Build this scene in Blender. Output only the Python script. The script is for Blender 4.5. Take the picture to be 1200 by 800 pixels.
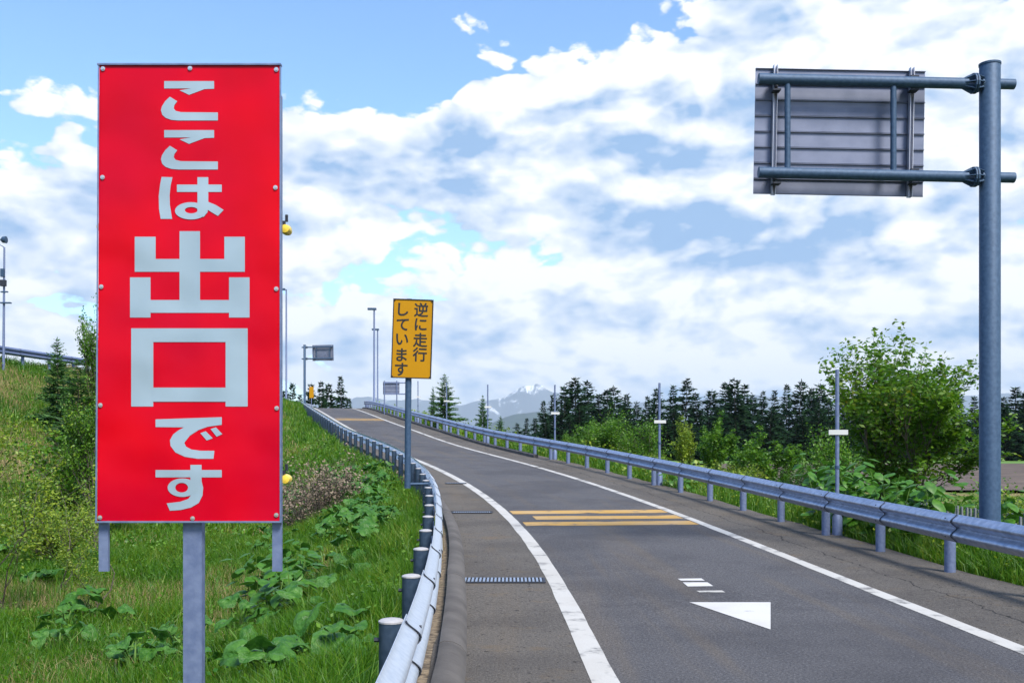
import bpy, math, random
import numpy as np
from mathutils import Vector, Matrix

R = math.radians
random.seed(7)
rng = np.random.default_rng(11)
scene = bpy.context.scene
for o in list(bpy.data.objects):
    bpy.data.objects.remove(o)

# ------------------------------------------------------------------ camera
EYE = 1.7
F = 1167.0           # focal length in photo pixels (35 mm on a 36 mm wide frame)
HZ = 518.0           # pixel row of the horizon
cam_d = bpy.data.cameras.new('camera')
cam = bpy.data.objects.new('camera', cam_d)
scene.collection.objects.link(cam)
cam.location = (0, 0, EYE)
cam.rotation_euler = (R(90), 0, 0)
cam_d.sensor_width = 36.0
cam_d.lens = 36.0 * F / 1200.0
cam_d.shift_y = (HZ - 400.0) / 1200.0
cam_d.clip_start = 0.05
cam_d.clip_end = 90000
scene.camera = cam

# ------------------------------------------------------------------ world, sun, exposure
SUN_EL, SUN_AZ = 50.0, 150.0          # azimuth clockwise from +Y (view direction)
world = bpy.data.worlds.new('World')
scene.world = world
world.use_nodes = True
wt = world.node_tree
wt.nodes.clear()


def wn(t, **kw):
    n = wt.nodes.new(t)
    for k, v in kw.items():
        if k.startswith('i_'):
            n.inputs[int(k[2:])].default_value = v
        else:
            setattr(n, k, v)
    return n


def wmath(op, a, b=None, c=None, clamp=False):
    n = wt.nodes.new('ShaderNodeMath')
    n.operation = op
    n.use_clamp = clamp
    for i, v in enumerate((a, b, c)):
        if v is None:
            continue
        if isinstance(v, (int, float)):
            n.inputs[i].default_value = v
        else:
            wt.links.new(v, n.inputs[i])
    return n.outputs[0]


sky = wn('ShaderNodeTexSky', sky_type='NISHITA', sun_disc=False, sun_elevation=R(SUN_EL), sun_rotation=R(SUN_AZ),
         altitude=200, air_density=1.0, dust_density=0.3, ozone_density=2.5)
tc = wn('ShaderNodeTexCoord')
sep = wn('ShaderNodeSeparateXYZ')
wt.links.new(tc.outputs['Generated'], sep.inputs[0])
dx, dy, dz = sep.outputs
hl = wmath('SQRT', wmath('ADD', wmath('ADD', wmath('MULTIPLY', dx, dx), wmath('MULTIPLY', dy, dy)), 1e-5))
ax, ay = wmath('DIVIDE', dx, hl), wmath('DIVIDE', dy, hl)
el = wmath('ARCTAN2', dz, hl)


def wvec(zadd=0.0, xadd=0.0, kz=1.9, off=(0, 0, 0)):
    c = wt.nodes.new('ShaderNodeCombineXYZ')
    wt.links.new(wmath('ADD', ax, off[0] + xadd), c.inputs[0])
    wt.links.new(wmath('ADD', ay, off[1]), c.inputs[1])
    wt.links.new(wmath('MULTIPLY_ADD', el, kz, off[2] + zadd), c.inputs[2])
    return c.outputs[0]


def wnoise(vec, scale, detail, rough, dist=0.0, lac=2.0):
    n = wn('ShaderNodeTexNoise')
    n.inputs['Scale'].default_value = scale
    n.inputs['Detail'].default_value = detail
    n.inputs['Roughness'].default_value = rough
    n.inputs['Distortion'].default_value = dist
    n.inputs['Lacunarity'].default_value = lac
    wt.links.new(vec, n.inputs['Vector'])
    return n.outputs['Fac']


def wramp(v, a, b):
    n = wn('ShaderNodeMapRange', interpolation_type='SMOOTHSTEP')
    wt.links.new(v, n.inputs['Value'])
    n.inputs['From Min'].default_value = a
    n.inputs['From Max'].default_value = b
    return n.outputs[0]


def wmix(f, c1, c2):
    n = wn('ShaderNodeMix', data_type='RGBA')
    for sock, v in ((n.inputs[0], f), (n.inputs[6], c1), (n.inputs[7], c2)):
        if hasattr(v, 'is_linked') or hasattr(v, 'links'):
            wt.links.new(v, sock)
        elif isinstance(v, (int, float)):
            sock.default_value = v
        else:
            sock.default_value = (*v, 1)
    return n.outputs[2]


OFF = (5.2, 1.7, 0.3)
COVER = 0.475


def wpuff(vec, scale, detail):
    """rounded cauliflower cells: 1 at the middle of a puff, 0 at its rim"""
    warp = wt.nodes.new('ShaderNodeTexNoise')
    warp.inputs['Scale'].default_value = scale * 0.8
    warp.inputs['Detail'].default_value = 3
    wt.links.new(vec, warp.inputs['Vector'])
    mv = wt.nodes.new('ShaderNodeVectorMath')
    mv.operation = 'MULTIPLY_ADD'
    wt.links.new(warp.outputs['Color'], mv.inputs[0])
    mv.inputs[1].default_value = (0.10, 0.10, 0.10)
    wt.links.new(vec, mv.inputs[2])
    n = wn('ShaderNodeTexVoronoi', feature='F1')
    n.inputs['Scale'].default_value = scale
    n.inputs['Detail'].default_value = detail
    n.inputs['Roughness'].default_value = 0.52
    n.inputs['Lacunarity'].default_value = 2.2
    wt.links.new(mv.outputs[0], n.inputs['Vector'])
    return wmath('SUBTRACT', 1.0, n.outputs['Distance'])


n_lo = wnoise(wvec(kz=1.7, off=OFF), 2.3, 1.0, 0.5, 0.0)


def body(zadd, xadd, det):
    nn = wnoise(wvec(kz=2.0, zadd=zadd, xadd=xadd, off=OFF), 6.0, det, 0.58, 0.0, 2.1)
    pf = wpuff(wvec(kz=1.8, zadd=zadd * 0.9, xadd=xadd, off=OFF), 11.0, 2.0)
    return wmath('ADD', wmath('MULTIPLY', nn, 0.75), wmath('MULTIPLY', pf, 0.36))


n0 = body(0.0, 0.0, 11)
n1 = body(0.040, 0.020, 9)
# the bank of cumulus stands up to about 20 degrees all round the horizon, a little higher on one side
top = wmath('MULTIPLY_ADD', ax, 0.24, 0.372)
hgt = wmath('SUBTRACT', top, el)
bias = wmath('MAXIMUM', wmath('MINIMUM', wmath('MULTIPLY', hgt, 1.9), 0.13), -0.30)
dens = wmath('ADD', wmath('ADD', wmath('MULTIPLY', n0, 0.62), wmath('MULTIPLY', n_lo, 0.5)), bias)
cover = wramp(dens, COVER, COVER + 0.035)
# relief: brighter where the cloud thins upwards, blue-grey where it thickens overhead
rel = wmath('SUBTRACT', n0, n1)
n_sh = wnoise(wvec(kz=3.6, off=(7.3, 2.2, 0.2)), 3.4, 4, 0.5, 0.0)
edge_ = wramp(dens, COVER + 0.03, COVER + 0.17)
base_l = wmath('SUBTRACT', 0.86, wmath('MULTIPLY', wmath('MULTIPLY', wramp(n_sh, 0.38, 0.66), 0.60), edge_))
lit = wmath('ADD', wmath('MULTIPLY', rel, 3.2), base_l)
lit = wmath('MAXIMUM', wmath('MINIMUM', lit, 1.0), 0.0)
c_cloud = wmix(lit, (0.215, 0.345, 0.545), (0.74, 0.75, 0.76))
bg_sky = wn('ShaderNodeBackground')
bg_sky.inputs['Strength'].default_value = 0.15
tint = wn('ShaderNodeMix', data_type='RGBA', blend_type='MULTIPLY')
tint.inputs[0].default_value = 1.0
wt.links.new(sky.outputs[0], tint.inputs[6])
tint.inputs[7].default_value = (0.88, 1.03, 1.14, 1)
wt.links.new(tint.outputs[2], bg_sky.inputs['Color'])
bg_cl = wn('ShaderNodeBackground')
wt.links.new(c_cloud, bg_cl.inputs['Color'])
bg_cl.inputs['Strength'].default_value = 1.0
mixs = wn('ShaderNodeMixShader')
wt.links.new(cover, mixs.inputs[0])
wt.links.new(bg_sky.outputs[0], mixs.inputs[1])
wt.links.new(bg_cl.outputs[0], mixs.inputs[2])
wout = wn('ShaderNodeOutputWorld')
wt.links.new(mixs.outputs[0], wout.inputs['Surface'])

sun_d = bpy.data.lights.new('sun', 'SUN')
sun_d.energy = 4.2
sun_d.angle = R(18)
sun_d.color = (1.0, 0.95, 0.87)
sun = bpy.data.objects.new('sun', sun_d)
scene.collection.objects.link(sun)
sd = Vector((math.sin(R(SUN_AZ)) * math.cos(R(SUN_EL)), math.cos(R(SUN_AZ)) * math.cos(R(SUN_EL)), math.sin(R(SUN_EL))))
sun.rotation_euler = (-sd).to_track_quat('-Z', 'Y').to_euler()

scene.view_settings.view_transform = 'Standard'
scene.view_settings.look = 'None'
scene.view_settings.exposure = 0.70
scene.view_settings.gamma = 1.0
scene.cycles.use_denoising = True
scene.cycles.max_bounces = 6
scene.cycles.diffuse_bounces = 2
scene.cycles.glossy_bounces = 3
scene.cycles.transmission_bounces = 3
scene.cycles.volume_bounces = 0
scene.cycles.transparent_max_bounces = 8


# ------------------------------------------------------------------ materials
def material(name, color, rough=0.7, metal=0.0, color2=None, nscale=5.0, detail=5, bump=0.0, bscale=40.0, spec=0.5, bdist=0.02, coat=0.0,
             per_island=False, translucent=0.0, lo=0.35, hi=0.65, color3=None):
    m = bpy.data.materials.new(name)
    m.use_nodes = True
    t = m.node_tree
    b = t.nodes['Principled BSDF']
    b.inputs['Roughness'].default_value = rough
    b.inputs['Metallic'].default_value = metal
    b.inputs['Specular IOR Level'].default_value = spec
    b.inputs['Coat Weight'].default_value = coat
    b.inputs['Coat Roughness'].default_value = 0.12
    col_out = None
    tcn = t.nodes.new('ShaderNodeTexCoord')
    if color2 is not None:
        ramp = t.nodes.new('ShaderNodeValToRGB')
        ramp.color_ramp.elements[0].position = lo
        ramp.color_ramp.elements[1].position = hi
        ramp.color_ramp.elements[0].color = (*color, 1)
        ramp.color_ramp.elements[1].color = (*color2, 1)
        if color3 is not None:
            e = ramp.color_ramp.elements.new(min(1.0, hi + 0.25))
            e.color = (*color3, 1)
        if per_island:
            g = t.nodes.new('ShaderNodeNewGeometry')
            nz = t.nodes.new('ShaderNodeTexNoise')
            nz.inputs['Scale'].default_value = nscale
            nz.inputs['Detail'].default_value = 2
            t.links.new(tcn.outputs['Object'], nz.inputs['Vector'])
            mx = t.nodes.new('ShaderNodeMath')
            mx.operation = 'MULTIPLY_ADD'
            t.links.new(g.outputs['Random Per Island'], mx.inputs[0])
            mx.inputs[1].default_value = 0.45
            mm = t.nodes.new('ShaderNodeMath')
            mm.operation = 'MULTIPLY'
            mm.inputs[1].default_value = 0.6
            t.links.new(nz.outputs['Fac'], mm.inputs[0])
            t.links.new(mm.outputs[0], mx.inputs[2])
            t.links.new(mx.outputs[0], ramp.inputs[0])
        else:
            nz = t.nodes.new('ShaderNodeTexNoise')
            nz.inputs['Scale'].default_value = nscale
            nz.inputs['Detail'].default_value = detail
            t.links.new(tcn.outputs['Object'], nz.inputs['Vector'])
            t.links.new(nz.outputs['Fac'], ramp.inputs[0])
        col_out = ramp.outputs[0]
        t.links.new(col_out, b.inputs['Base Color'])
    else:
        b.inputs['Base Color'].default_value = (*color, 1)
    if bump:
        nb = t.nodes.new('ShaderNodeTexNoise')
        nb.inputs['Scale'].default_value = bscale
        nb.inputs['Detail'].default_value = 4 if bdist < 0.05 else 1.5
        t.links.new(tcn.outputs['Object'], nb.inputs['Vector'])
        bn = t.nodes.new('ShaderNodeBump')
        bn.inputs['Strength'].default_value = bump
        bn.inputs['Distance'].default_value = bdist
        t.links.new(nb.outputs['Fac'], bn.inputs['Height'])
        t.links.new(bn.outputs[0], b.inputs['Normal'])
    if translucent:
        tr = t.nodes.new('ShaderNodeBsdfTranslucent')
        if col_out is not None:
            t.links.new(col_out, tr.inputs['Color'])
        else:
            tr.inputs['Color'].default_value = (*color, 1)
        mxs = t.nodes.new('ShaderNodeMixShader')
        mxs.inputs[0].default_value = translucent
        t.links.new(b.outputs[0], mxs.inputs[1])
        t.links.new(tr.outputs[0], mxs.inputs[2])
        t.links.new(mxs.outputs[0], t.nodes['Material Output'].inputs['Surface'])
    return m


M = {}
M['galv'] = material('galvanised_steel', (0.125, 0.165, 0.29), 0.5, 0.35, (0.18, 0.225, 0.36), nscale=20, bump=0.05, bscale=60)
M['galv_dark'] = material('weathered_galvanised_steel', (0.024, 0.058, 0.115), 0.6, 0.2, (0.042, 0.085, 0.155), nscale=22, bump=0.08, bscale=60)
M['rail'] = material('rail_steel', (0.30, 0.35, 0.47), 0.40, 0.78, (0.47, 0.52, 0.65), nscale=11, bump=0.04, bscale=50)
M['rail_bright'] = material('pale_rail_steel', (0.56, 0.62, 0.71), 0.36, 0.7, (0.66, 0.71, 0.79), nscale=25, bump=0.04, bscale=50)
M['slate'] = material('slate_blue_post_steel', (0.028, 0.050, 0.085), 0.5, 0.15, (0.045, 0.072, 0.115), nscale=20, spec=0.3)
M['cap'] = material('post_cap', (0.36, 0.36, 0.38), 0.6, 0.2, (0.46, 0.44, 0.44), nscale=30)
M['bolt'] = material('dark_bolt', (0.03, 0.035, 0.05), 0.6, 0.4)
M['bolt_steel'] = material('steel_bolt', (0.6, 0.6, 0.6), 0.3, 0.8)
M['alu'] = material('sign_back_aluminium', (0.13, 0.15, 0.22), 0.42, 0.4, (0.18, 0.20, 0.28), nscale=3, bump=0.02)
M['alu_edge'] = material('bracket_aluminium', (0.48, 0.49, 0.55), 0.4, 0.6)
M['amber'] = material('amber_lens', (0.72, 0.52, 0.06), 0.25)
M['red'] = material('red_sheet', (0.56, 0.0, 0.008), 0.28, 0.0, (0.46, 0.0, 0.016), nscale=1.6, detail=2, bump=1.0, bscale=2.2, spec=0.1, bdist=0.055, coat=0.10)
M['film'] = material('silver_white_film', (0.25, 0.335, 0.40), 0.4, 0.0, (0.29, 0.375, 0.44), nscale=3, bump=1.0, bscale=2.2, bdist=0.055, coat=0.08)
M['film_edge'] = material('letter_edge_film', (0.62, 0.55, 0.42), 0.5)
M['yellow_sign'] = material('amber_yellow_sheet', (0.40, 0.19, 0.001), 0.5, 0.0, (0.44, 0.21, 0.002), nscale=2, spec=0.2)
M['black'] = material('black_film', (0.012, 0.011, 0.01), 0.5)
M['grate'] = material('grate_steel', (0.30, 0.36, 0.46), 0.45, 0.5)
M['pit'] = material('drain_pit', (0.02, 0.02, 0.02), 0.9)
M['concrete'] = material('kerb_concrete', (0.062, 0.056, 0.053), 0.9, 0, (0.105, 0.096, 0.090), nscale=2.5, bump=0.12, bscale=30)
M['white_plate'] = material('white_plate', (0.50, 0.51, 0.51), 0.5)
M['bark'] = material('bark', (0.05, 0.04, 0.03), 0.9, 0, (0.12, 0.10, 0.08), nscale=12, bump=0.5, bscale=25)
M['twig'] = material('dry_twig', (0.16, 0.12, 0.085), 0.9, 0, (0.26, 0.20, 0.15), nscale=4)
M['fence'] = material('grey_picket', (0.14, 0.15, 0.17), 0.7, 0.1, (0.22, 0.23, 0.25), nscale=6)
M['spruce'] = material('spruce_needles', (0.006, 0.022, 0.009), 0.7, 0, (0.018, 0.050, 0.018), nscale=0.6, spec=0.08, per_island=True, translucent=0.15)
M['larch'] = material('larch_needles', (0.025, 0.085, 0.02), 0.6, 0, (0.07, 0.17, 0.03), nscale=0.8, per_island=True, translucent=0.3)
M['leaf'] = material('broad_leaf', (0.030, 0.12, 0.005), 0.5, 0, (0.115, 0.25, 0.010), nscale=0.9, per_island=True, translucent=0.35)
M['leaf_yel'] = material('yellow_green_leaf', (0.09, 0.19, 0.012), 0.5, 0, (0.24, 0.32, 0.02), nscale=0.9, per_island=True, translucent=0.35)
M['leaf_red'] = material('reddish_young_leaf', (0.050, 0.16, 0.006), 0.5, 0, (0.135, 0.25, 0.012), nscale=0.9, per_island=True, translucent=0.45,
                         lo=0.3, hi=0.72, color3=(0.24, 0.13, 0.012))
M['grass'] = material('grass_blade', (0.022, 0.105, 0.002), 0.5, 0, (0.085, 0.225, 0.004), nscale=0.45, per_island=True, translucent=0.4,
                      lo=0.28, hi=0.62, color3=(0.23, 0.26, 0.025))
M['dry'] = material('dry_grass', (0.22, 0.16, 0.07), 0.8, 0, (0.40, 0.31, 0.15), nscale=0.8, per_island=True, translucent=0.25)
M['butterbur'] = material('butterbur_leaf', (0.030, 0.125, 0.008), 0.42, 0, (0.085, 0.225, 0.028), nscale=9, bump=0.9, bscale=26, translucent=0.3)
M['stalk'] = material('green_stalk', (0.10, 0.20, 0.03), 0.6)
M['knotweed'] = material('knotweed_leaf', (0.035, 0.13, 0.010), 0.42, 0, (0.085, 0.22, 0.02), nscale=3.0, translucent=0.3)
M['yellow_paint'] = None


def nodes_of(name):
    m = bpy.data.materials.new(name)
    m.use_nodes = True
    return m, m.node_tree, m.node_tree.nodes['Principled BSDF']


def tnoise(t, vec, scale, detail=4, rough=0.55, dist=0.0, mapscale=None):
    if mapscale is not None:
        mp = t.nodes.new('ShaderNodeMapping')
        mp.inputs['Scale'].default_value = mapscale
        t.links.new(vec, mp.inputs['Vector'])
        vec = mp.outputs[0]
    n = t.nodes.new('ShaderNodeTexNoise')
    n.inputs['Scale'].default_value = scale
    n.inputs['Detail'].default_value = detail
    n.inputs['Roughness'].default_value = rough
    n.inputs['Distortion'].default_value = dist
    t.links.new(vec, n.inputs['Vector'])
    return n.outputs['Fac']


def tramp(t, v, a, b):
    n = t.nodes.new('ShaderNodeMapRange')
    n.interpolation_type = 'SMOOTHSTEP'
    t.links.new(v, n.inputs['Value'])
    n.inputs['From Min'].default_value = a
    n.inputs['From Max'].default_value = b
    return n.outputs[0]


def tmix(t, f, c1, c2, blend='MIX'):
    n = t.nodes.new('ShaderNodeMix')
    n.data_type = 'RGBA'
    n.blend_type = blend
    for sock, v in ((n.inputs[0], f), (n.inputs[6], c1), (n.inputs[7], c2)):
        if hasattr(v, 'links'):
            t.links.new(v, sock)
        elif isinstance(v, (int, float)):
            sock.default_value = v
        else:
            sock.default_value = (*v, 1)
    return n.outputs[2]


def tmath(t, op, a, b=None, clamp=False):
    n = t.nodes.new('ShaderNodeMath')
    n.operation = op
    n.use_clamp = clamp
    for i, v in enumerate((a, b)):
        if v is None:
            continue
        if hasattr(v, 'links'):
            t.links.new(v, n.inputs[i])
        else:
            n.inputs[i].default_value = v
    return n.outputs[0]


def tbump(t, b, h, strength, dist=0.01):
    bn = t.nodes.new('ShaderNodeBump')
    bn.inputs['Strength'].default_value = strength
    bn.inputs['Distance'].default_value = dist
    t.links.new(h, bn.inputs['Height'])
    t.links.new(bn.outputs[0], b.inputs['Normal'])


def asphalt_material():
    m, t, b = nodes_of('asphalt')
    uv = t.nodes.new('ShaderNodeUVMap')
    uv.uv_map = 'road'
    tcn = t.nodes.new('ShaderNodeTexCoord')
    ob = tcn.outputs['Object']
    sepn = t.nodes.new('ShaderNodeSeparateXYZ')
    t.links.new(uv.outputs[0], sepn.inputs[0])
    d = sepn.outputs[1]                       # metres right of the lane centre
    ad = tmath(t, 'ABSOLUTE', d)
    fine = tramp(t, tnoise(t, ob, 46, 4, 0.75), 0.28, 0.72)
    grit = tramp(t, tnoise(t, ob, 38, 3, 0.65), 0.58, 0.66)
    broad = tnoise(t, ob, 0.5, 5, 0.6)
    streak = tnoise(t, uv.outputs[0], 1.0, 5, 0.6, 0.4, (0.10, 1.6, 1))
    lane = tmix(t, fine, (0.036, 0.036, 0.041), (0.128, 0.125, 0.133))
    lane = tmix(t, tmath(t, 'MULTIPLY', grit, 0.45), lane, (0.23, 0.225, 0.225))
    shoulder = tmix(t, fine, (0.056, 0.050, 0.044), (0.160, 0.144, 0.128))
    f_sh = tramp(t, ad, 1.72, 1.82)
    col = tmix(t, f_sh, lane, shoulder)
    # brown dust carried along the wheel tracks and in the shoulder
    dust = tramp(t, streak, 0.48, 0.72)
    col = tmix(t, tmath(t, 'MULTIPLY', dust, 0.45), col, tmix(t, fine, (0.085, 0.066, 0.046), (0.185, 0.150, 0.112)))
    rust = tramp(t, tnoise(t, ob, 1.9, 5, 0.65), 0.55, 0.72)
    col = tmix(t, tmath(t, 'MULTIPLY', tmath(t, 'MULTIPLY', rust, f_sh), 0.45), col, (0.15, 0.105, 0.06))
    dark = tramp(t, broad, 0.42, 0.62)
    col = tmix(t, tmath(t, 'MULTIPLY', dark, 0.5), col, tmix(t, 1.0, col, (0.55, 0.55, 0.58), 'MULTIPLY'))
    # scattered dark spots of litter and oil on the shoulder
    sp = tramp(t, tnoise(t, ob, 13.0, 3, 0.6), 0.63, 0.67)
    col = tmix(t, tmath(t, 'MULTIPLY', sp, f_sh), col, (0.025, 0.022, 0.02))
    # thin long crack in the right shoulder
    wob = tnoise(t, uv.outputs[0], 0.9, 6, 0.65)
    crk = tmath(t, 'ABSOLUTE', tmath(t, 'SUBTRACT', tmath(t, 'SUBTRACT', d, 2.1), tmath(t, 'MULTIPLY', wob, 0.75)))
    crk = tmath(t, 'SUBTRACT', 1.0, tramp(t, crk, 0.004, 0.018))
    gap = tramp(t, tnoise(t, uv.outputs[0], 0.35, 3), 0.34, 0.42)
    col = tmix(t, tmath(t, 'MULTIPLY', crk, gap), col, (0.012, 0.012, 0.012))
    t.links.new(col, b.inputs['Base Color'])
    b.inputs['Roughness'].default_value = 0.88
    b.inputs['Specular IOR Level'].default_value = 0.3
    tbump(t, b, fine, 0.6, 0.012)
    return m


def paint_material(name, c, wear_lo=0.60, wear_hi=0.72):
    m, t, b = nodes_of(name)
    tcn = t.nodes.new('ShaderNodeTexCoord')
    ob = tcn.outputs['Object']
    w = tramp(t, tnoise(t, ob, 2.4, 7, 0.68), wear_lo, wear_hi)
    fine = tnoise(t, ob, 60, 3, 0.6)
    col = tmix(t, fine, tuple(x * 0.82 for x in c), c)
    col = tmix(t, tmath(t, 'MULTIPLY', tramp(t, tnoise(t, ob, 1.1, 4), 0.4, 0.7), 0.35), col, (0.34, 0.31, 0.27))
    col = tmix(t, tmath(t, 'MULTIPLY', w, 0.85), col, (0.09, 0.088, 0.088))
    t.links.new(col, b.inputs['Base Color'])
    b.inputs['Roughness'].default_value = 0.7
    tbump(t, b, fine, 0.3, 0.006)
    return m


M['asphalt'] = asphalt_material()
M['white_paint'] = paint_material('white_road_paint', (0.50, 0.485, 0.455), 0.50, 0.66)
M['white_new'] = paint_material('fresh_white_road_paint', (0.58, 0.57, 0.56), 0.57, 0.70)
M['yellow_paint'] = paint_material('ochre_road_paint', (0.48, 0.275, 0.055), 0.55, 0.68)


def ground_material():
    m, t, b = nodes_of('grassy_ground')
    tcn = t.nodes.new('ShaderNodeTexCoord')
    ob = tcn.outputs['Object']
    big = tnoise(t, ob, 0.16, 5, 0.6)
    mid = tnoise(t, ob, 1.3, 6, 0.65)
    fin = tnoise(t, ob, 14, 5, 0.7)
    green = tmix(t, fin, (0.035, 0.085, 0.010), (0.105, 0.175, 0.025))
    straw = tmix(t, fin, (0.13, 0.10, 0.045), (0.31, 0.25, 0.12))
    f = tramp(t, tmath(t, 'ADD', tmath(t, 'MULTIPLY', big, 0.6), tmath(t, 'MULTIPLY', mid, 0.4)), 0.47, 0.60)
    col = tmix(t, f, green, straw)
    soil = tramp(t, tnoise(t, ob, 3.1, 5, 0.6), 0.60, 0.70)
    col = tmix(t, tmath(t, 'MULTIPLY', soil, 0.7), col, (0.07, 0.05, 0.033))
    t.links.new(col, b.inputs['Base Color'])
    b.inputs['Roughness'].default_value = 0.95
    b.inputs['Specular IOR Level'].default_value = 0.1
    tbump(t, b, fin, 0.9, 0.08)
    return m


M['ground'] = ground_material()
M['field'] = material('ploughed_soil', (0.060, 0.040, 0.030), 0.95, 0, (0.115, 0.082, 0.062), nscale=0.35, bump=0.5, bscale=3)
M['meadow'] = material('meadow_strip', (0.07, 0.16, 0.02), 0.95, 0, (0.13, 0.24, 0.04), nscale=0.3, bump=0.5, bscale=6)
M['gravel'] = material('verge_dirt', (0.06, 0.045, 0.032), 0.95, 0, (0.26, 0.20, 0.13), nscale=16, bump=0.9, bscale=40)


def mountain_material():
    m, t, b = nodes_of('snowy_rock')
    tcn = t.nodes.new('ShaderNodeTexCoord')
    ob = tcn.outputs['Object']
    sepn = t.nodes.new('ShaderNodeSeparateXYZ')
    t.links.new(ob, sepn.inputs[0])
    n = tnoise(t, ob, 0.0030, 8, 0.66, 0.6, (1.4, 0.4, 0.8))
    hh = tmath(t, 'MULTIPLY', sepn.outputs[2], 1 / 1500.0)
    snow = tramp(t, tmath(t, 'ADD', tmath(t, 'MULTIPLY', hh, 0.55), tmath(t, 'MULTIPLY', n, 1.6)), 1.16, 1.42)
    rock = tmix(t, n, (0.06, 0.08, 0.10), (0.11, 0.13, 0.15))  # rock kept paler and bluer: some distance haze put into the colour
    col = tmix(t, snow, rock, (0.80, 0.82, 0.85))
    t.links.new(col, b.inputs['Base Color'])
    b.inputs['Roughness'].default_value = 0.95
    return m


M['mountain'] = mountain_material()
M['ridge'] = material('forested_ridge', (0.012, 0.030, 0.022), 0.95, 0, (0.028, 0.055, 0.035), nscale=0.004)


# ------------------------------------------------------------------ mesh helpers
def finish(o, label=None, cat=None, group=None, kind=None):
    if label:
        o['label'] = label
    if cat:
        o['category'] = cat
    if group:
        o['group'] = group
    if kind:
        o['kind'] = kind
    return o


def link(o):
    scene.collection.objects.link(o)
    return o


def root_at(name, loc, label=None, cat=None, group=None, kind=None, rz=0.0):
    o = bpy.data.objects.new(name, None)
    o.empty_display_size = 0.2
    o.location = loc
    o.rotation_euler = (0, 0, rz)
    link(o)
    return finish(o, label, cat, group, kind)


class MB:
    def __init__(self):
        self.v, self.f = [], []

    def add(self, vs, fs):
        n = len(self.v)
        self.v.extend([tuple(x) for x in vs])
        self.f.extend([tuple(i + n for i in f) for f in fs])
        return self

    def box(self, c, s, rot=None):
        vs = []
        for x in (-.5, .5):
            for y in (-.5, .5):
                for z in (-.5, .5):
                    p = Vector((x * s[0], y * s[1], z * s[2]))
                    if rot is not None:
                        p = rot @ p
                    vs.append(p + Vector(c))
        return self.add(vs, [(0, 1, 3, 2), (4, 6, 7, 5), (0, 4, 5, 1), (2, 3, 7, 6), (0, 2, 6, 4), (1, 5, 7, 3)])

    def tube(self, p0, p1, r0, r1=None, n=10, cap=True):
        r1 = r0 if r1 is None else r1
        p0, p1 = Vector(p0), Vector(p1)
        a = (p1 - p0).normalized()
        u = a.orthogonal().normalized()
        w = a.cross(u)
        vs = []
        for p, r in ((p0, r0), (p1, r1)):
            for k in range(n):
                t = 2 * math.pi * k / n
                vs.append(p + (u * math.cos(t) + w * math.sin(t)) * r)
        fs = [(k, (k + 1) % n, n + (k + 1) % n, n + k) for k in range(n)]
        if cap:
            fs += [tuple(range(n - 1, -1, -1)), tuple(range(n, 2 * n))]
        return self.add(vs, fs)

    def path(self, pts, radii, n=6):
        pts = [Vector(p) for p in pts]
        base = len(self.v)
        for i, p in enumerate(pts):
            a = (pts[min(i + 1, len(pts) - 1)] - pts[max(i - 1, 0)]).normalized()
            u = a.cross(Vector((0.31, 0.95, 0.02))).normalized()
            w = a.cross(u)
            for k in range(n):
                t = 2 * math.pi * k / n
                self.v.append(tuple(p + (u * math.cos(t) + w * math.sin(t)) * radii[i]))
        for i in range(len(pts) - 1):
            for k in range(n):
                a0 = base + i * n + k
                a1 = base + i * n + (k + 1) % n
                self.f.append((a0, a1, a1 + n, a0 + n))
        self.f.append(tuple(base + k for k in range(n - 1, -1, -1)))
        self.f.append(tuple(base + (len(pts) - 1) * n + k for k in range(n)))
        return self

    def lathe(self, c, prof, n=14, axis='Z'):
        base = len(self.v)
        for (r, h) in prof:
            for k in range(n):
                t = 2 * math.pi * k / n
                p = (r * math.cos(t), r * math.sin(t), h)
                if axis == 'X':
                    p = (h, p[0], p[1])
                elif axis == 'Y':
                    p = (p[0], h, p[1])
                self.v.append((c[0] + p[0], c[1] + p[1], c[2] + p[2]))
        for i in range(len(prof) - 1):
            for k in range(n):
                a0 = base + i * n + k
                a1 = base + i * n + (k + 1) % n
                self.f.append((a0, a1, a1 + n, a0 + n))
        self.f.append(tuple(base + k for k in range(n - 1, -1, -1)))
        self.f.append(tuple(base + (len(prof) - 1) * n + k for k in range(n)))
        return self

    def mesh(self, name, mat, smooth=False, off=(0, 0, 0)):
        me = bpy.data.meshes.new(name)
        me.from_pydata([(x - off[0], y - off[1], z - off[2]) for x, y, z in self.v], [], self.f)
        if mat is not None:
            me.materials.append(mat)
        if smooth:
            me.polygons.foreach_set('use_smooth', [True] * len(me.polygons))
        me.update()
        if smooth:
            me.set_sharp_from_angle(angle=R(50))
        return me

    def build(self, name, mat, parent=None, smooth=False, world=False):
        """world=True: the points are world coordinates; otherwise they are in the parent's own frame."""
        off = (0, 0, 0)
        if world and parent is not None:
            p = parent
            off = Vector((0, 0, 0))
            while p is not None:
                off += p.location
                p = p.parent
        o = bpy.data.objects.new(name, self.mesh(name, mat, smooth, off))
        o.parent = parent
        return link(o)


def place(name, me, parent=None, loc=(0, 0, 0), rot=(0, 0, 0), scl=(1, 1, 1)):
    o = bpy.data.objects.new(name, me)
    o.parent = parent
    o.location = loc
    o.rotation_euler = rot
    o.scale = scl
    return link(o)


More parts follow.
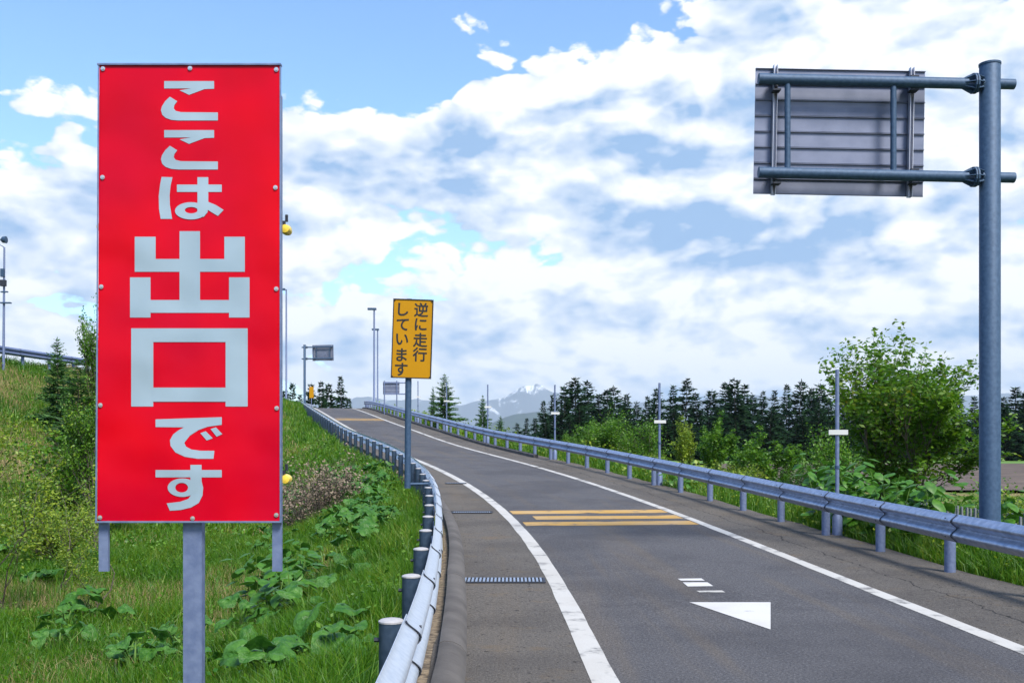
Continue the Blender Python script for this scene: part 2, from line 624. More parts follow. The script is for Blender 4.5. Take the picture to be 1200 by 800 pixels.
def np_mesh(name, verts, faces, mat, smooth=False):
    """verts (N,3), faces (M,k) of one arity."""
    me = bpy.data.meshes.new(name)
    verts = np.ascontiguousarray(verts, dtype=np.float32)
    faces = np.ascontiguousarray(faces, dtype=np.int32)
    me.vertices.add(len(verts))
    me.vertices.foreach_set('co', verts.ravel())
    me.loops.add(faces.size)
    me.loops.foreach_set('vertex_index', faces.ravel())
    me.polygons.add(len(faces))
    k = faces.shape[1]
    me.polygons.foreach_set('loop_start', np.arange(0, faces.size, k, dtype=np.int32))
    me.polygons.foreach_set('loop_total', np.full(len(faces), k, dtype=np.int32))
    if smooth:
        me.polygons.foreach_set('use_smooth', np.ones(len(faces), dtype=bool))
    me.materials.append(mat)
    me.update(calc_edges=True)
    return me


def copy_tree(o, parent=None):
    c = o.copy()
    scene.collection.objects.link(c)
    c.parent = parent
    for ch in list(o.children):
        copy_tree(ch, c)
    return c


# ------------------------------------------------------------------ value noise for placement
_perm = rng.random((256, 256))


def vnoise(x, y, s=1.0):
    x = np.asarray(x, float) * s + 1000.0
    y = np.asarray(y, float) * s + 1000.0
    xi, yi = np.floor(x).astype(int), np.floor(y).astype(int)
    fx, fy = x - xi, y - yi
    fx, fy = fx * fx * (3 - 2 * fx), fy * fy * (3 - 2 * fy)
    a, b = _perm[xi % 256, yi % 256], _perm[(xi + 1) % 256, yi % 256]
    c, d = _perm[xi % 256, (yi + 1) % 256], _perm[(xi + 1) % 256, (yi + 1) % 256]
    return (a * (1 - fx) + b * fx) * (1 - fy) + (c * (1 - fx) + d * fx) * fy


def fbm(x, y, s=1.0, o=4):
    v, a, tot = 0, 1.0, 0
    for k in range(o):
        v = v + a * vnoise(np.asarray(x) + 17.3 * k, np.asarray(y) - 9.1 * k, s * 2 ** k)
        tot += a
        a *= 0.5
    return v / tot


# ------------------------------------------------------------------ the ramp's line
def nspline(xs, ys):
    xs, ys = np.array(xs, float), np.array(ys, float)
    n = len(xs)
    h = np.diff(xs)
    A = np.zeros((n, n))
    r = np.zeros(n)
    A[0, 0] = A[-1, -1] = 1
    for i in range(1, n - 1):
        A[i, i - 1], A[i, i], A[i, i + 1] = h[i - 1], 2 * (h[i - 1] + h[i]), h[i]
        r[i] = 3 * ((ys[i + 1] - ys[i]) / h[i] - (ys[i] - ys[i - 1]) / h[i - 1])
    c = np.linalg.solve(A, r)

    def f(x):
        x = np.asarray(x, float)
        i = np.clip(np.searchsorted(xs, x) - 1, 0, n - 2)
        d = x - xs[i]
        b = (ys[i + 1] - ys[i]) / h[i] - h[i] * (2 * c[i] + c[i + 1]) / 3
        return ys[i] + b * d + c[i] * d ** 2 + (c[i + 1] - c[i]) / (3 * h[i]) * d ** 3
    return f


CY = [-14, 0, 7, 12.4, 16.4, 24.06, 33.8, 45.7, 55.8, 65.8, 80, 92, 100, 108, 118, 130, 142]
CX = [2.6, 2.55, 2.43, 2.28, 2.04, 1.14, -.93, -4.25, -6.95, -9.56, -13.3, -16.4, -18.1, -18.9, -18.2, -15.2, -10.5]
CZ = [0.0, 0.0, 0.0, .025, .10, .37, .87, 1.55, 2.25, 2.95, 4.0, 4.80, 5.1, 5.12, 4.75, 3.9, 2.7]
fx_, fz_ = nspline(CY, CX), nspline(CY, CZ)
SY = np.linspace(-14, 142, 1561)
SX, SZ = fx_(SY), fz_(SY)
SL = np.concatenate([[0], np.cumsum(np.hypot(np.diff(SX), np.diff(SY)))])
TX, TY = np.gradient(SX), np.gradient(SY)
TL = np.hypot(TX, TY)
TX, TY = TX / TL, TY / TL


def at_len(l):
    return np.interp(l, SL, SY)


def frame(y):
    """centre point, tangent, right normal at the centre-line station y"""
    tx, ty = np.interp(y, SY, TX), np.interp(y, SY, TY)
    return (np.interp(y, SY, SX), y, np.interp(y, SY, SZ)), (tx, ty), (ty, -tx)


def road(y, d, h=0.0):
    c, _, n = frame(y)
    return Vector((c[0] + d * n[0], c[1] + d * n[1], c[2] + h))


def nearest(px, py):
    """signed distance right of the centre line, road height there, station"""
    px, py = np.atleast_1d(np.asarray(px, float)), np.atleast_1d(np.asarray(py, float))
    D, Zr, S = np.empty_like(px), np.empty_like(px), np.empty_like(px)
    sub = slice(None, None, 5)
    ax_, ay_, az_, tx_, ty_, sy_ = SX[sub], SY[sub], SZ[sub], TX[sub], TY[sub], SY[sub]
    for i in range(0, len(px), 20000):
        j = slice(i, i + 20000)
        ddx = px[j, None] - ax_[None]
        ddy = py[j, None] - ay_[None]
        d2 = ddx ** 2 + ddy ** 2
        k = d2.argmin(1)
        r = np.arange(len(k))
        side = ddx[r, k] * ty_[k] - ddy[r, k] * tx_[k]
        D[j] = np.sqrt(d2[r, k]) * np.where(side >= 0, 1, -1)
        along = ddx[r, k] * tx_[k] + ddy[r, k] * ty_[k]
        Zr[j] = np.interp(sy_[k] + np.clip(along, -0.3, 0.3), SY, SZ)
        S[j] = sy_[k]
    return D, Zr, S


def hit(px, py):
    """point of the road surface seen at a photo pixel"""
    dxr, dzr = (px - 600) / F, (HZ - py) / F
    ts = np.linspace(3, 110, 4000)
    _, zr, _ = nearest(ts * dxr, ts)
    below = np.where(EYE + ts * dzr <= zr)[0]
    t = ts[below[0]] if len(below) else 100.0
    return Vector((t * dxr, t, float(nearest([t * dxr], [t])[1][0])))


def at(px, py, y):
    """point at distance y ahead of the camera that shows at a photo pixel"""
    return Vector(((px - 600) / F * y, y, EYE + (HZ - py) / F * y))


# ------------------------------------------------------------------ terrain
FIELD = -2.3


def smax(a, b, k=0.8):
    h = np.clip(0.5 + 0.5 * (a - b) / k, 0, 1)
    return b * (1 - h) + a * h + k * h * (1 - h)


def terrain(px, py, bumps=True):
    px, py = np.atleast_1d(np.asarray(px, float)), np.atleast_1d(np.asarray(py, float))
    d, zr, s = nearest(px, py)
    a = np.abs(d)
    # the ramp's own embankment
    bank = zr - 0.10 - np.clip(a - 4.3, 0, None) * 0.25
    bank_l = zr - 0.10 - np.clip(a - 3.7, 0, None) * 0.42
    left_floor = -1.25 + 0.0 * px
    crest = -27.4 + 0.125 * py               # top edge of the embankment on the left
    other = 5.1 - np.clip(px - crest, 0, None) / 1.75
    other = np.where(py > 75, other - np.clip(py - 75, 0, None) * 0.05, other)
    other = np.where(px < -75, 5.1 - (-75 - px) * 0.2, other)
    zl = smax(smax(bank_l, other, 1.2), left_floor, 1.0)
    far = np.clip((py - 105) / 45, 0, 1)
    zl = zl * (1 - far) + np.maximum(FIELD, bank_l) * far
    zrgt = smax(bank, FIELD + 0 * px, 0.6)
    w = np.clip(d / 0.6 + 0.5, 0, 1)
    z = zl * (1 - w) + zrgt * w
    z = np.where(np.hypot(px, py) > 400, FIELD, z)
    if bumps:
        amp = np.clip((a - 4.0) / 2.0, 0, 1) * np.where(np.hypot(px, py) < 400, 1, 0)
        z = z + amp * ((fbm(px, py, 0.35, 4) - 0.5) * 0.45 + (fbm(px, py, 1.7, 2) - 0.5) * 0.12)
    # keep it under the carriageway
    z = np.where(a < 3.45, np.minimum(z, zr - 0.16), z)
    return z


def tz(x, y):
    return float(terrain([x], [y])[0])


def axis_lines(lo, hi, step, far, grow=1.16):
    mid = list(np.arange(lo, hi + 1e-6, step))
    s, p, up = step, hi, []
    while p < far:
        s *= grow
        p += s
        up.append(min(p, far))
    s, p, dn = step, lo, []
    while p > -far:
        s *= grow
        p -= s
        dn.append(max(p, -far))
    return np.array(dn[::-1] + mid + up)


gx = axis_lines(-34, 26, 0.35, 20500, 1.16)
gy = axis_lines(-8, 125, 0.45, 20500, 1.16)
GX, GY = np.meshgrid(gx, gy)
GZ = terrain(GX.ravel(), GY.ravel())
nx, ny = len(gx), len(gy)
idx = np.arange(nx * ny).reshape(ny, nx)
gf = np.stack([idx[:-1, :-1].ravel(), idx[:-1, 1:].ravel(), idx[1:, 1:].ravel(), idx[1:, :-1].ravel()], 1)
ground = place('ground', np_mesh('ground', np.stack([GX.ravel(), GY.ravel(), GZ], 1), gf, M['ground'], True))
finish(ground, 'rough grassy ground of the embankments and the plain around the ramp', 'ground', kind='structure')


def sheet(name, pts, mat, kind_label, parent=None):
    mb = MB()
    mb.add(pts, [tuple(range(len(pts)))])
    o = mb.build(name, mat, parent)
    if kind_label:
        finish(o, kind_label[0], kind_label[1], kind='structure')
    return o


zf = FIELD + 0.26
sheet('ploughed_field', [(24, 78, zf), (160, 78, zf), (190, 176, zf), (34, 176, zf)], M['field'], ('bare brown ploughed field in front of the dark conifers', 'field'))
sheet('meadow', [(30, 176.5, zf), (260, 176.5, zf), (260, 208, zf), (30, 208, zf)], M['meadow'], ('pale green grass strip along the foot of the conifer row', 'meadow'))

# ------------------------------------------------------------------ carriageway and markings
def ribbon(name, y0, y1, dl, dr, h, mat, parent, step=0.8, uv=False, jitter=0.0, thick=0.0, nd=2):
    ys = np.linspace(y0, y1, max(2, int((y1 - y0) / step) + 1))
    ds = [(dl + (dr - dl) * k / (nd - 1)) for k in range(nd)]
    vs, fs, uvs = [], [], []
    for i, y in enumerate(ys):
        for k, d in enumerate(ds):
            dd = d
            if jitter and k in (0, nd - 1):
                dd += (float(fbm(y, k * 5.0, 1.3, 3)) - 0.5) * jitter * (1 if k else -1)
            vs.append(road(y, dd, h))
            uvs.append((float(np.interp(y, SY, SL)), dd))
    for i in range(len(ys) - 1):
        for k in range(nd - 1):
            a = i * nd + k
            fs.append((a, a + 1, a + nd + 1, a + nd))
    me = bpy.data.meshes.new(name)
    off = parent.location if parent is not None else Vector((0, 0, 0))
    me.from_pydata([tuple(v - off) for v in vs], [], fs)
    me.materials.append(mat)
    if uv:
        u = me.uv_layers.new(name='road')
        for l in me.loops:
            u.data[l.index].uv = uvs[l.vertex_index]
    me.update()
    o = bpy.data.objects.new(name, me)
    o.parent = parent
    return link(o)


carriageway = ribbon('road', -13, 141, -3.02, 3.62, 0.0, M['asphalt'], None, 0.5, True, 0.22, nd=9)
finish(carriageway, 'grey single lane asphalt ramp curving uphill to the crest', 'road', kind='structure')
verge = ribbon('kerb_gap', -13, 112, -3.42, -3.0, -0.015, M['gravel'], None, 0.6, nd=4)
finish(verge, 'strip of dirt and dead grass behind the left kerb', 'verge', kind='structure')
ribbon('edge_line', -13, 139, -1.865, -1.670, 0.004, M['white_paint'], carriageway, 0.1, jitter=0.022)
ribbon('edge_line', -13, 33.3, 1.685, 1.86, 0.004, M['white_paint'], carriageway, 0.1, jitter=0.022)
ribbon('edge_line', 33.55, 139, 1.685, 1.86, 0.004, M['white_paint'], carriageway, 0.1, jitter=0.022)


def station(px, py):
    p = hit(px, py)
    d, _, s = nearest([p.x], [p.y])
    return float(s[0]), float(d[0])


def cross_bar(y0, length, dl, dr, rag=0.03):
    n = 26
    mb = MB()
    for k in range(n):
        d = dl + (dr - dl) * k / (n - 1)
        for e in (0, 1):
            j = (float(fbm(d * 1.4 + y0 * 3, e * 7.0 + y0, 1.2, 3)) - 0.5) * rag * 2
            bite = max(0.0, float(vnoise(d * 1.6 + 40 * e, y0 * 2.3)) - 0.74) * 0.7
            mb.v.append(tuple(road(y0 + (length - bite if e else bite) + j, d, 0.004)))
    for k in range(n - 1):
        mb.f.append((2 * k, 2 * k + 2, 2 * k + 3, 2 * k + 1))
    return mb.build('yellow_bar', M['yellow_paint'], carriageway)


s0 = station(700, 614.5)[0]
for k, (dl, dr) in enumerate(((-1.60, 1.66), (-1.28, 1.66), (-1.62, 1.66))):
    cross_bar(s0 + k * 1.04, 0.62, dl, dr, 0.012)
s1 = station(430, 492.5)[0]
for k in range(3):
    cross_bar(s1 + k * 1.06, 0.56, -1.62, 1.66, 0.02)


def marking(name, pix, mat):
    pts = [hit(*p) + Vector((0, 0, 0.005)) for p in pix]
    n = len(pts)
    mb = MB()
    mb.add(pts, [tuple(range(n))[::-1]])
    o = mb.build(name, mat, carriageway)
    return o


marking('arrow_head', [(808, 706), (903, 706), (903, 738)], M['white_new'])
marking('arrow_dash', [(794, 678), (822, 678), (826, 680.5), (798, 680.5)], M['white_new'])
marking('arrow_dash', [(800, 682.5), (829, 682.5), (836, 687), (806, 687.5)], M['white_new'])
marking('arrow_dash', [(816, 692.5), (846, 692.0), (850, 694), (820, 694)], M['white_paint'])

# tar patches across the shoulder, as in the photograph
for (a, b_, c, d_) in (((528, 598.5), (577, 598.5), (578, 600.5), (529, 600.5)),):
    marking('shoulder_joint', [a, b_, c, d_], M['pit'])

# kerb on the left: cast segments with joints, rounded top
kerb = root_at('kerb', road(0, -3.0), 'low rounded concrete kerb running under the left guard rail', 'kerb', kind='structure')
y = -12.0
k = 0
while y < 100:
    l = 4.0 if y < 40 else 8.0
    mb = MB()
    prof = [(-3.08, -0.05), (-3.08, 0.100), (-3.04, 0.118), (-2.97, 0.110), (-2.91, 0.080), (-2.865, 0.02), (-2.855, -0.05)]
    ns = 9
    base = 0
    for i in range(ns):
        yy = y + 0.012 + (l - 0.024) * i / (ns - 1)
        wob = 0.0
        wob = 0.10 * min(1.0, max(0.0, (12.5 - yy) / 5.0))
        for (d, h) in prof:
            mb.v.append(tuple(road(yy, d + wob, h)))
    np_ = len(prof)
    for i in range(ns - 1):
        for j in range(np_ - 1):
            a = i * np_ + j
            mb.f.append((a, a + 1, a + np_ + 1, a + np_))
    mb.f.append(tuple(range(np_ - 1, -1, -1)))
    mb.f.append(tuple((ns - 1) * np_ + j for j in range(np_)))
    mb.build('kerb_stone', M['concrete'], kerb, True, True)
    y += l
# right kerb further up the ramp
kerb2 = root_at('kerb', road(38, 3.0), 'low dark concrete kerb along the upper right shoulder under the rail', 'kerb', kind='structure')
y = 38.0
while y < 104:
    mb = MB()
    prof = [(3.02, -0.05), (3.03, 0.10), (3.08, 0.12), (3.20, 0.12), (3.22, -0.05)]
    for i in range(5):
        for (d, h) in prof:
            mb.v.append(tuple(road(y + 0.02 + 5.96 * i / 4, d, h)))
    for i in range(4):
        for j in range(4):
            a = i * 5 + j
            mb.f.append((a, a + 1, a + 6, a + 5))
    mb.f.append((4, 3, 2, 1, 0))
    mb.f.append((20, 21, 22, 23, 24))
    mb.build('kerb_stone', M['concrete'], kerb2, False, True)
    y += 6.0


# drain grates let into the left shoulder
def grate(px0, px1, py0, py1, label):
    a, b_ = hit(px0, (py0 + py1) / 2), hit(px1, (py0 + py1) / 2)
    c0, c1 = hit((px0 + px1) / 2, py0), hit((px0 + px1) / 2, py1)
    ctr = (a + b_) / 2
    L = (b_ - a).length
    W = max(0.16, min(0.34, (c0 - c1).length * 0.8))
    s, _ = station((px0 + px1) / 2, (py0 + py1) / 2)
    _, tdir, _ = frame(s)
    yaw = math.atan2((b_ - a).y, (b_ - a).x)
    g = root_at('drain_grate', (ctr.x, ctr.y, ctr.z + 0.004), label, 'drain grate', rz=yaw)
    MB().box((0, 0, 0.0), (L, W, 0.004)).build('pit', M['pit'], g)
    fr = MB()
    for sx in (-1, 1):
        fr.box((sx * (L / 2 + 0.015), 0, 0.004), (0.03, W + 0.06, 0.014))
        fr.box((0, sx * (W / 2 + 0.015), 0.005), (L, 0.03, 0.014))
    fr.build('frame', M['bolt'], g)
    n = max(10, int(L / 0.045))
    me = MB().box((0, 0, 0), (0.024, W - 0.004, 0.012)).mesh('bar', M['grate'])
    for i in range(n):
        place('bar', me, g, (-L / 2 + (i + .5) * L / n, 0, 0.009))
    return g


grate(543, 636, 677, 684, 'long steel drain grate across the left shoulder beside the white line')
grate(531, 575, 599.6, 601.6, 'narrow steel drain grate across the shoulder level with the yellow bars')
grate(523, 545, 565.5, 567, 'small far drain grate tucked against the bend of the kerb')


# ------------------------------------------------------------------ guard rails
def w_profile(n):
    """two rounded waves, 350 mm high and 80 mm deep"""
    out = []
    for k in range(n):
        u = k / (n - 1)
        w = math.sin(2 * math.pi * u) ** 2
        out.append((0.080 * (w ** 0.8), 0.425 + 0.350 * u))
    return out


def rail_panel(mb, posf, l0, l1, side, lift0=0.0, lift1=0.005, n=3):
    """sweep the W profile from station l0 to l1; posf(l) -> (point, right normal); side +1: road lies to the left."""
    prof_ = w_profile(25 if posf(l0)[0][1] < 26 else 13)
    np2 = len(prof_) * 2
    base = len(mb.v)
    for i in range(n):
        f = i / (n - 1)
        p, nr = posf(l0 + (l1 - l0) * f)
        lift = lift0 + (lift1 - lift0) * f
        front = [(t + lift, h) for t, h in prof_]
        back = [(t + lift - 0.004, h) for t, h in reversed(prof_)]
        for t, h in front + back:
            mb.v.append((p[0] - side * nr[0] * t, p[1] - side * nr[1] * t, p[2] + h))
    for i in range(n - 1):
        for j in range(np2):
            a = base + i * np2 + j
            b_ = base + i * np2 + (j + 1) % np2
            mb.f.append((a, b_, b_ + np2, a + np2))
    mb.f.append(tuple(base + j for j in range(np2 - 1, -1, -1)))
    mb.f.append(tuple(base + (n - 1) * np2 + j for j in range(np2)))


post_prof = [(0.0698, -0.45), (0.0698, 0.70)]
post_me = MB().lathe((0, 0, 0), post_prof, 14).mesh('post', M['galv'], True)
post_dark_me = MB().lathe((0, 0, 0), post_prof, 16).mesh('post', M['slate'], True)
cap_me = MB().lathe((0, 0, 0), [(0.0725, 0.697), (0.0725, 0.706), (0.060, 0.714), (0.030, 0.720), (0.004, 0.722)], 16).mesh('cap', M['cap'], True)
bolt_me = MB().tube((0, 0, 0), (0.012, 0, 0), 0.014, n=6).mesh('bolt', M['bolt'])
stub_me = MB().tube((0, 0, 0), (0.030, 0, 0), 0.013, n=6).mesh('bolt', M['bolt'])
pack_me = MB().box((0, 0, 0.60), (0.06, 0.06, 0.09)).mesh('spacer', M['galv'])


def guard_rail(name, label, posf, stations, side, post_back, mat, pmesh, capped, z_off=0.0, foot=None):
    p0, _ = posf(stations[0])
    g = root_at(name, p0, label, 'guard rail')
    org = Vector(p0)
    for k in range(len(stations) - 1):
        l0, l1 = stations[k], stations[k + 1]
        mb = MB()
        rail_panel(mb, posf, l0 - 0.10, l1 + 0.10, side, 0.012, 0.0)
        pan = mb.build('rail_panel', mat, g, True, True)
        pan.data.set_sharp_from_angle(angle=R(48))
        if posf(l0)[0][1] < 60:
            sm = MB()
            rail_panel(sm, posf, l0 - 0.116, l0 - 0.1005, side, 0.0135, 0.0135, 2)  # dark strip at the lap: gap shadow and dirt put into one colour
            sm.build('lap_shade_dirt', M['bolt'], pan, True, True)
        p, nr = posf(l0)
        near = Vector(p).length < 34
        if near:
            yaw = math.atan2(-side * nr[1], -side * nr[0])
            pn, _ = posf(l0 + 0.05)
            for h, t in ((0.49, 0.070), (0.560, 0.030), (0.640, 0.030), (0.71, 0.070)):
                q = Vector(pn) + Vector((-side * nr[0] * t, -side * nr[1] * t, h)) - org
                place('splice_bolt', bolt_me, pan, q, (0, 0, yaw))
    for k, l in enumerate(stations[:-1]):
        p, nr = posf(l + 0.28)
        q = Vector(p) + Vector((side * nr[0] * post_back, side * nr[1] * post_back, 0)) - org
        yaw = math.atan2(side * nr[1], side * nr[0])
        po = place('post', pmesh, g, q, (0, 0, yaw))
        if capped:
            place('cap', cap_me, po)
            if p[1] < 30:
                place('bolt', stub_me, po, (0.066, 0, 0.60))
        sp = place('spacer', pack_me, g, Vector(p) + Vector((side * nr[0] * post_back * 0.5, side * nr[1] * post_back * 0.5, 0)) - org, (0, 0, yaw))
    return g


def offs(dfun):
    def f(l):
        y = float(at_len(l))
        c, t, n = frame(y)
        d = dfun(y)
        return (c[0] + d * n[0], c[1] + d * n[1], c[2]), n
    return f


def len_at(y):
    return float(np.interp(y, SY, SL))


right_pos = offs(lambda y: 3.29)
r0 = len_at(12.42)
r_st = [r0 + 2.06 * k for k in range(-8, 48)]
guard_right = guard_rail('guard_rail', 'long galvanised two-wave guard rail along the outer right edge of the ramp', right_pos, r_st, 1, 0.10, M['rail'], post_me, False)
left_off = nspline([-14, 0, 5.5, 9.1, 13, 17, 24, 142], [3.06, 3.05, 3.03, 3.12, 3.24, 3.29, 3.29, 3.29])
left_pos = offs(lambda y: -float(left_off(y)))
l0 = len_at(5.62) - 0.28
l_st = [l0 + 1.86 * k for k in range(-6, 59)]
guard_left = guard_rail('guard_rail', 'pale steel guard rail on capped posts curving along the inner left edge of the ramp', left_pos, l_st, -1, 0.10, M['rail_bright'], post_dark_me, True)


def far_pos(l):
    # runs along the top of the embankment on the left
    x, yv = -27.2 + 0.125 * (20 + l), 20 + l
    return (x, yv, 5.05), (0.992, -0.124)


guard_far = guard_rail('guard_rail', 'grey guard rail on top of the grassy embankment by the weather mast', far_pos, [2.0 * k for k in range(0, 25)], -1, 0.10, M['galv'], post_me, False)


# ------------------------------------------------------------------ snow poles beside the right rail
def snow_pole(y, d, h, label, tilt=0.0):
    p = road(y, d)
    c, t, n = frame(y)
    yaw = math.atan2(n[1], n[0])
    r_ = root_at('snow_pole', p, label, 'snow pole', 'snow poles along the right guard rail', rz=yaw)
    MB().lathe((0, 0, 0), [(0.034, 0.0), (0.034, h - 0.004), (0.026, h)], 10).build('pole', M['galv'], r_, True)
    MB().lathe((0, 0, 0), [(0.085, -0.2), (0.085, 0.30), (0.055, 0.36), (0.055, 0.62)], 12).build('foot', M['galv'], r_, True)
    MB().box((0, -0.045, h * 0.62), (0.34, 0.012, 0.085)).build('reflector_plate', M['white_plate'], r_)
    MB().lathe((0, 0, 0), [(0.046, h * 0.62 - 0.04), (0.046, h * 0.62 + 0.04)], 10).build('clamp', M['galv_dark'], r_)
    MB().lathe((0, 0, 0), [(0.044, h * 0.40), (0.044, h * 0.40 + 0.05)], 10).build('clamp', M['galv_dark'], r_)
    return r_


pole_words = ['beside the leafy knotweed clump', 'in front of the yellow-green saplings', 'in front of the tall dark conifers',
              'in front of the thin young larch sapling', 'in front of the bushy young larch', 'just below the small sign on two posts']
for k, wd in enumerate(pole_words):
    yy = float(at_len(r0 + 2.06 * (2 + 5 * k) + 0.30))
    snow_pole(yy, 3.56 if k else 3.60, 2.84, 'thin grey snow pole with white cross plate ' + wd)


# ------------------------------------------------------------------ cantilever road sign seen from the back
def cantilever_sign(loc, rz, mirror, label, detail, base_z, scale=1.0):
    """pole at the origin; the board hangs out to -X (or +X when mirrored); the camera side is -Y"""
    r_ = root_at('road_sign', loc, label, 'road sign', rz=rz)
    sx = -1 if mirror else 1
    nseg = 20 if detail else 10
    H = 6.52

    def X(v):
        return sx * v
    MB().lathe((0, 0, 0), [(0.128, base_z), (0.128, H - 0.01), (0.120, H)], nseg).build('pole', M['galv_dark'], r_, True)
    MB().lathe((0, 0, 0), [(0.135, H - 0.012), (0.135, H + 0.012), (0.05, H + 0.022)], nseg).build('pole_cap', M['galv_dark'], r_)
    dy = -0.02
    for zc in (6.27, 5.08):
        arm = MB().tube((X(-2.96), dy, zc + 0.06), (X(-0.30), dy, zc), 0.070, n=nseg // 2 + 4).build('arm', M['galv_dark'], r_, True)
        st = MB()
        st.tube((X(-0.12), dy, zc), (X(0.30), dy, zc - 0.01), 0.066, n=nseg // 2 + 4)
        st.build('arm_stub', M['galv_dark'], r_, True)
        fl = MB()
        fl.tube((X(-0.235), dy, zc), (X(-0.215), dy, zc), 0.128, n=16)
        fl.tube((X(-0.205), dy, zc), (X(-0.185), dy, zc), 0.128, n=16)
        for q in range(8):
            a = q * math.pi / 4
            u = Vector((0, math.cos(a), math.sin(a)))
            w = Vector((0, -math.sin(a), math.cos(a))) * 0.006
            c = Vector((X(-0.21), dy, zc))
            for x0, x1, rr0, rr1 in ((-0.36, -0.24, 0.066, 0.125), (-0.18, -0.11, 0.12, 0.095)):
                vs = []
                for sgn in (-1, 1):
                    vs += [Vector((X(x0), dy, zc)) + u * 0.05 + w * sgn, Vector((X(x1), dy, zc)) + u * 0.05 + w * sgn,
                           Vector((X(x1), dy, zc)) + u * rr1 + w * sgn, Vector((X(x0), dy, zc)) + u * rr0 + w * sgn]
                fl.add(vs, [(0, 1, 2, 3), (7, 6, 5, 4), (0, 4, 5, 1), (1, 5, 6, 2), (2, 6, 7, 3), (3, 7, 4, 0)])
        fl.build('flange', M['galv_dark'], r_)
    for xb in (-2.59, -1.24):
        zt = 6.27 + 0.06 * (-xb - 0.3) / 2.66
        MB().tube((X(xb), dy, 5.12), (X(xb), dy, zt - 0.05), 0.038, n=10).build('strut', M['galv_dark'], r_, True)
    # board of eight extruded planks, tilted a touch like the photograph's
    til = Matrix.Rotation(R(1.1) * sx, 3, 'Y')
    cx, cz, wd, ht = X(-1.86), 5.71, 2.20, 1.63
    ph = ht / 8
    for q in range(8):
        zc = -ht / 2 + ph * (q + .5)
        mb = MB()
        mb.box((0, 0.0, zc), (wd, 0.006, ph - 0.006))
        mb.box((0, -0.014, zc + ph / 2 - 0.006), (wd, 0.026, 0.006))
        mb.box((0, -0.008, zc - ph / 2 + 0.010), (wd, 0.012, 0.005))
        mb.v = [tuple(til @ Vector(v) + Vector((cx, 0.20, cz))) for v in mb.v]
        mb.build('board_plank', M['alu'], r_)
    for xb in (-wd / 2 + 0.24, wd / 2 - 0.20):
        mb = MB()
        mb.box((xb - 0.022, -0.070, 0), (0.006, 0.075, ht + 0.04))
        mb.box((xb + 0.022, -0.070, 0), (0.006, 0.075, ht + 0.04))
        mb.box((xb, -0.036, 0), (0.050, 0.006, ht + 0.04))
        mb.v = [tuple(til @ Vector(v) + Vector((cx, 0.20, cz))) for v in mb.v]
        br = mb.build('bracket', M['alu_edge'], r_)
        for zz in (6.27, 5.08):
            MB().box((cx + xb, 0.045, zz + 0.10), (0.10, 0.13, 0.02)).build('clamp', M['bolt'], r_)
            MB().box((cx + xb, 0.045, zz - 0.07), (0.10, 0.13, 0.02)).build('clamp', M['bolt'], r_)
    return r_


sp = at(1160, 615, 13.6)
gantry = cantilever_sign((sp.x, sp.y, EYE * (1 - 13.6 / 12.72)), R(0), False, 'large grey sign seen from the back on a cantilever pole behind the right rail', True, -1.2)
gantry.scale = (13.6 / 12.72,) * 3
fp = at(357, 470, 103.0)
cantilever_sign((fp.x, fp.y, EYE + (HZ - 404) / F * 103 - 6.52), R(0), True, 'distant blue-grey sign board seen from the back on a left-hand pole at the crest', False, -3.2)


# ------------------------------------------------------------------ big red sign
SD = 4.6                      # metres ahead of the camera
SS = F / SD


def red_pt(px, py, dy=0.0):
    return Vector(((px - 222) / SS, dy, EYE + (HZ - py) / SS))


sx0 = (222 - 600) / SS
gz = tz(sx0, SD)
red = root_at('exit_sign', (sx0, SD, 0.0), 'tall red sign with large white Japanese lettering on a square grey post', 'sign')
panel = MB()
# the sheet is a slightly buckled panel
nu, nv = 16, 40
for j in range(nv + 1):
    for i in range(nu + 1):
        u, v = i / nu, j / nv
        px = (116.5 - 2.5 * v) + (211.5 + 3.5 * v) * u
        py = 77 + 533 * v
        b_ = 0.0
        p = red_pt(px, py, b_)
        panel.v.append(tuple(p))
for j in range(nv):
    for i in range(nu):
        a = j * (nu + 1) + i
        panel.f.append((a, a + nu + 1, a + nu + 2, a + 1))
pan = panel.build('panel', M['red'], red, True)
sol = MB()
sol.box(red_pt(222, 343.5, 0.012), (211 / SS, 0.02, 532 / SS)).build('backing_board', M['alu'], red)
edge = MB()
edge.box(red_pt(222, 75.9, 0.006), (215 / SS, 0.03, 0.008)).box(red_pt(221, 611, 0.006), (218 / SS, 0.03, 0.008))
edge.add([red_pt(115.2, 77, -0.006), red_pt(117.0, 77, -0.006), red_pt(114.2, 610, -0.006), red_pt(112.2, 610, -0.006)], [(0, 2, 1), (0, 3, 2)])
edge.box(red_pt(328.6, 343.5, 0.002), (0.005, 0.012, 533 / SS))
edge.build('edge_trim', M['galv'], red)
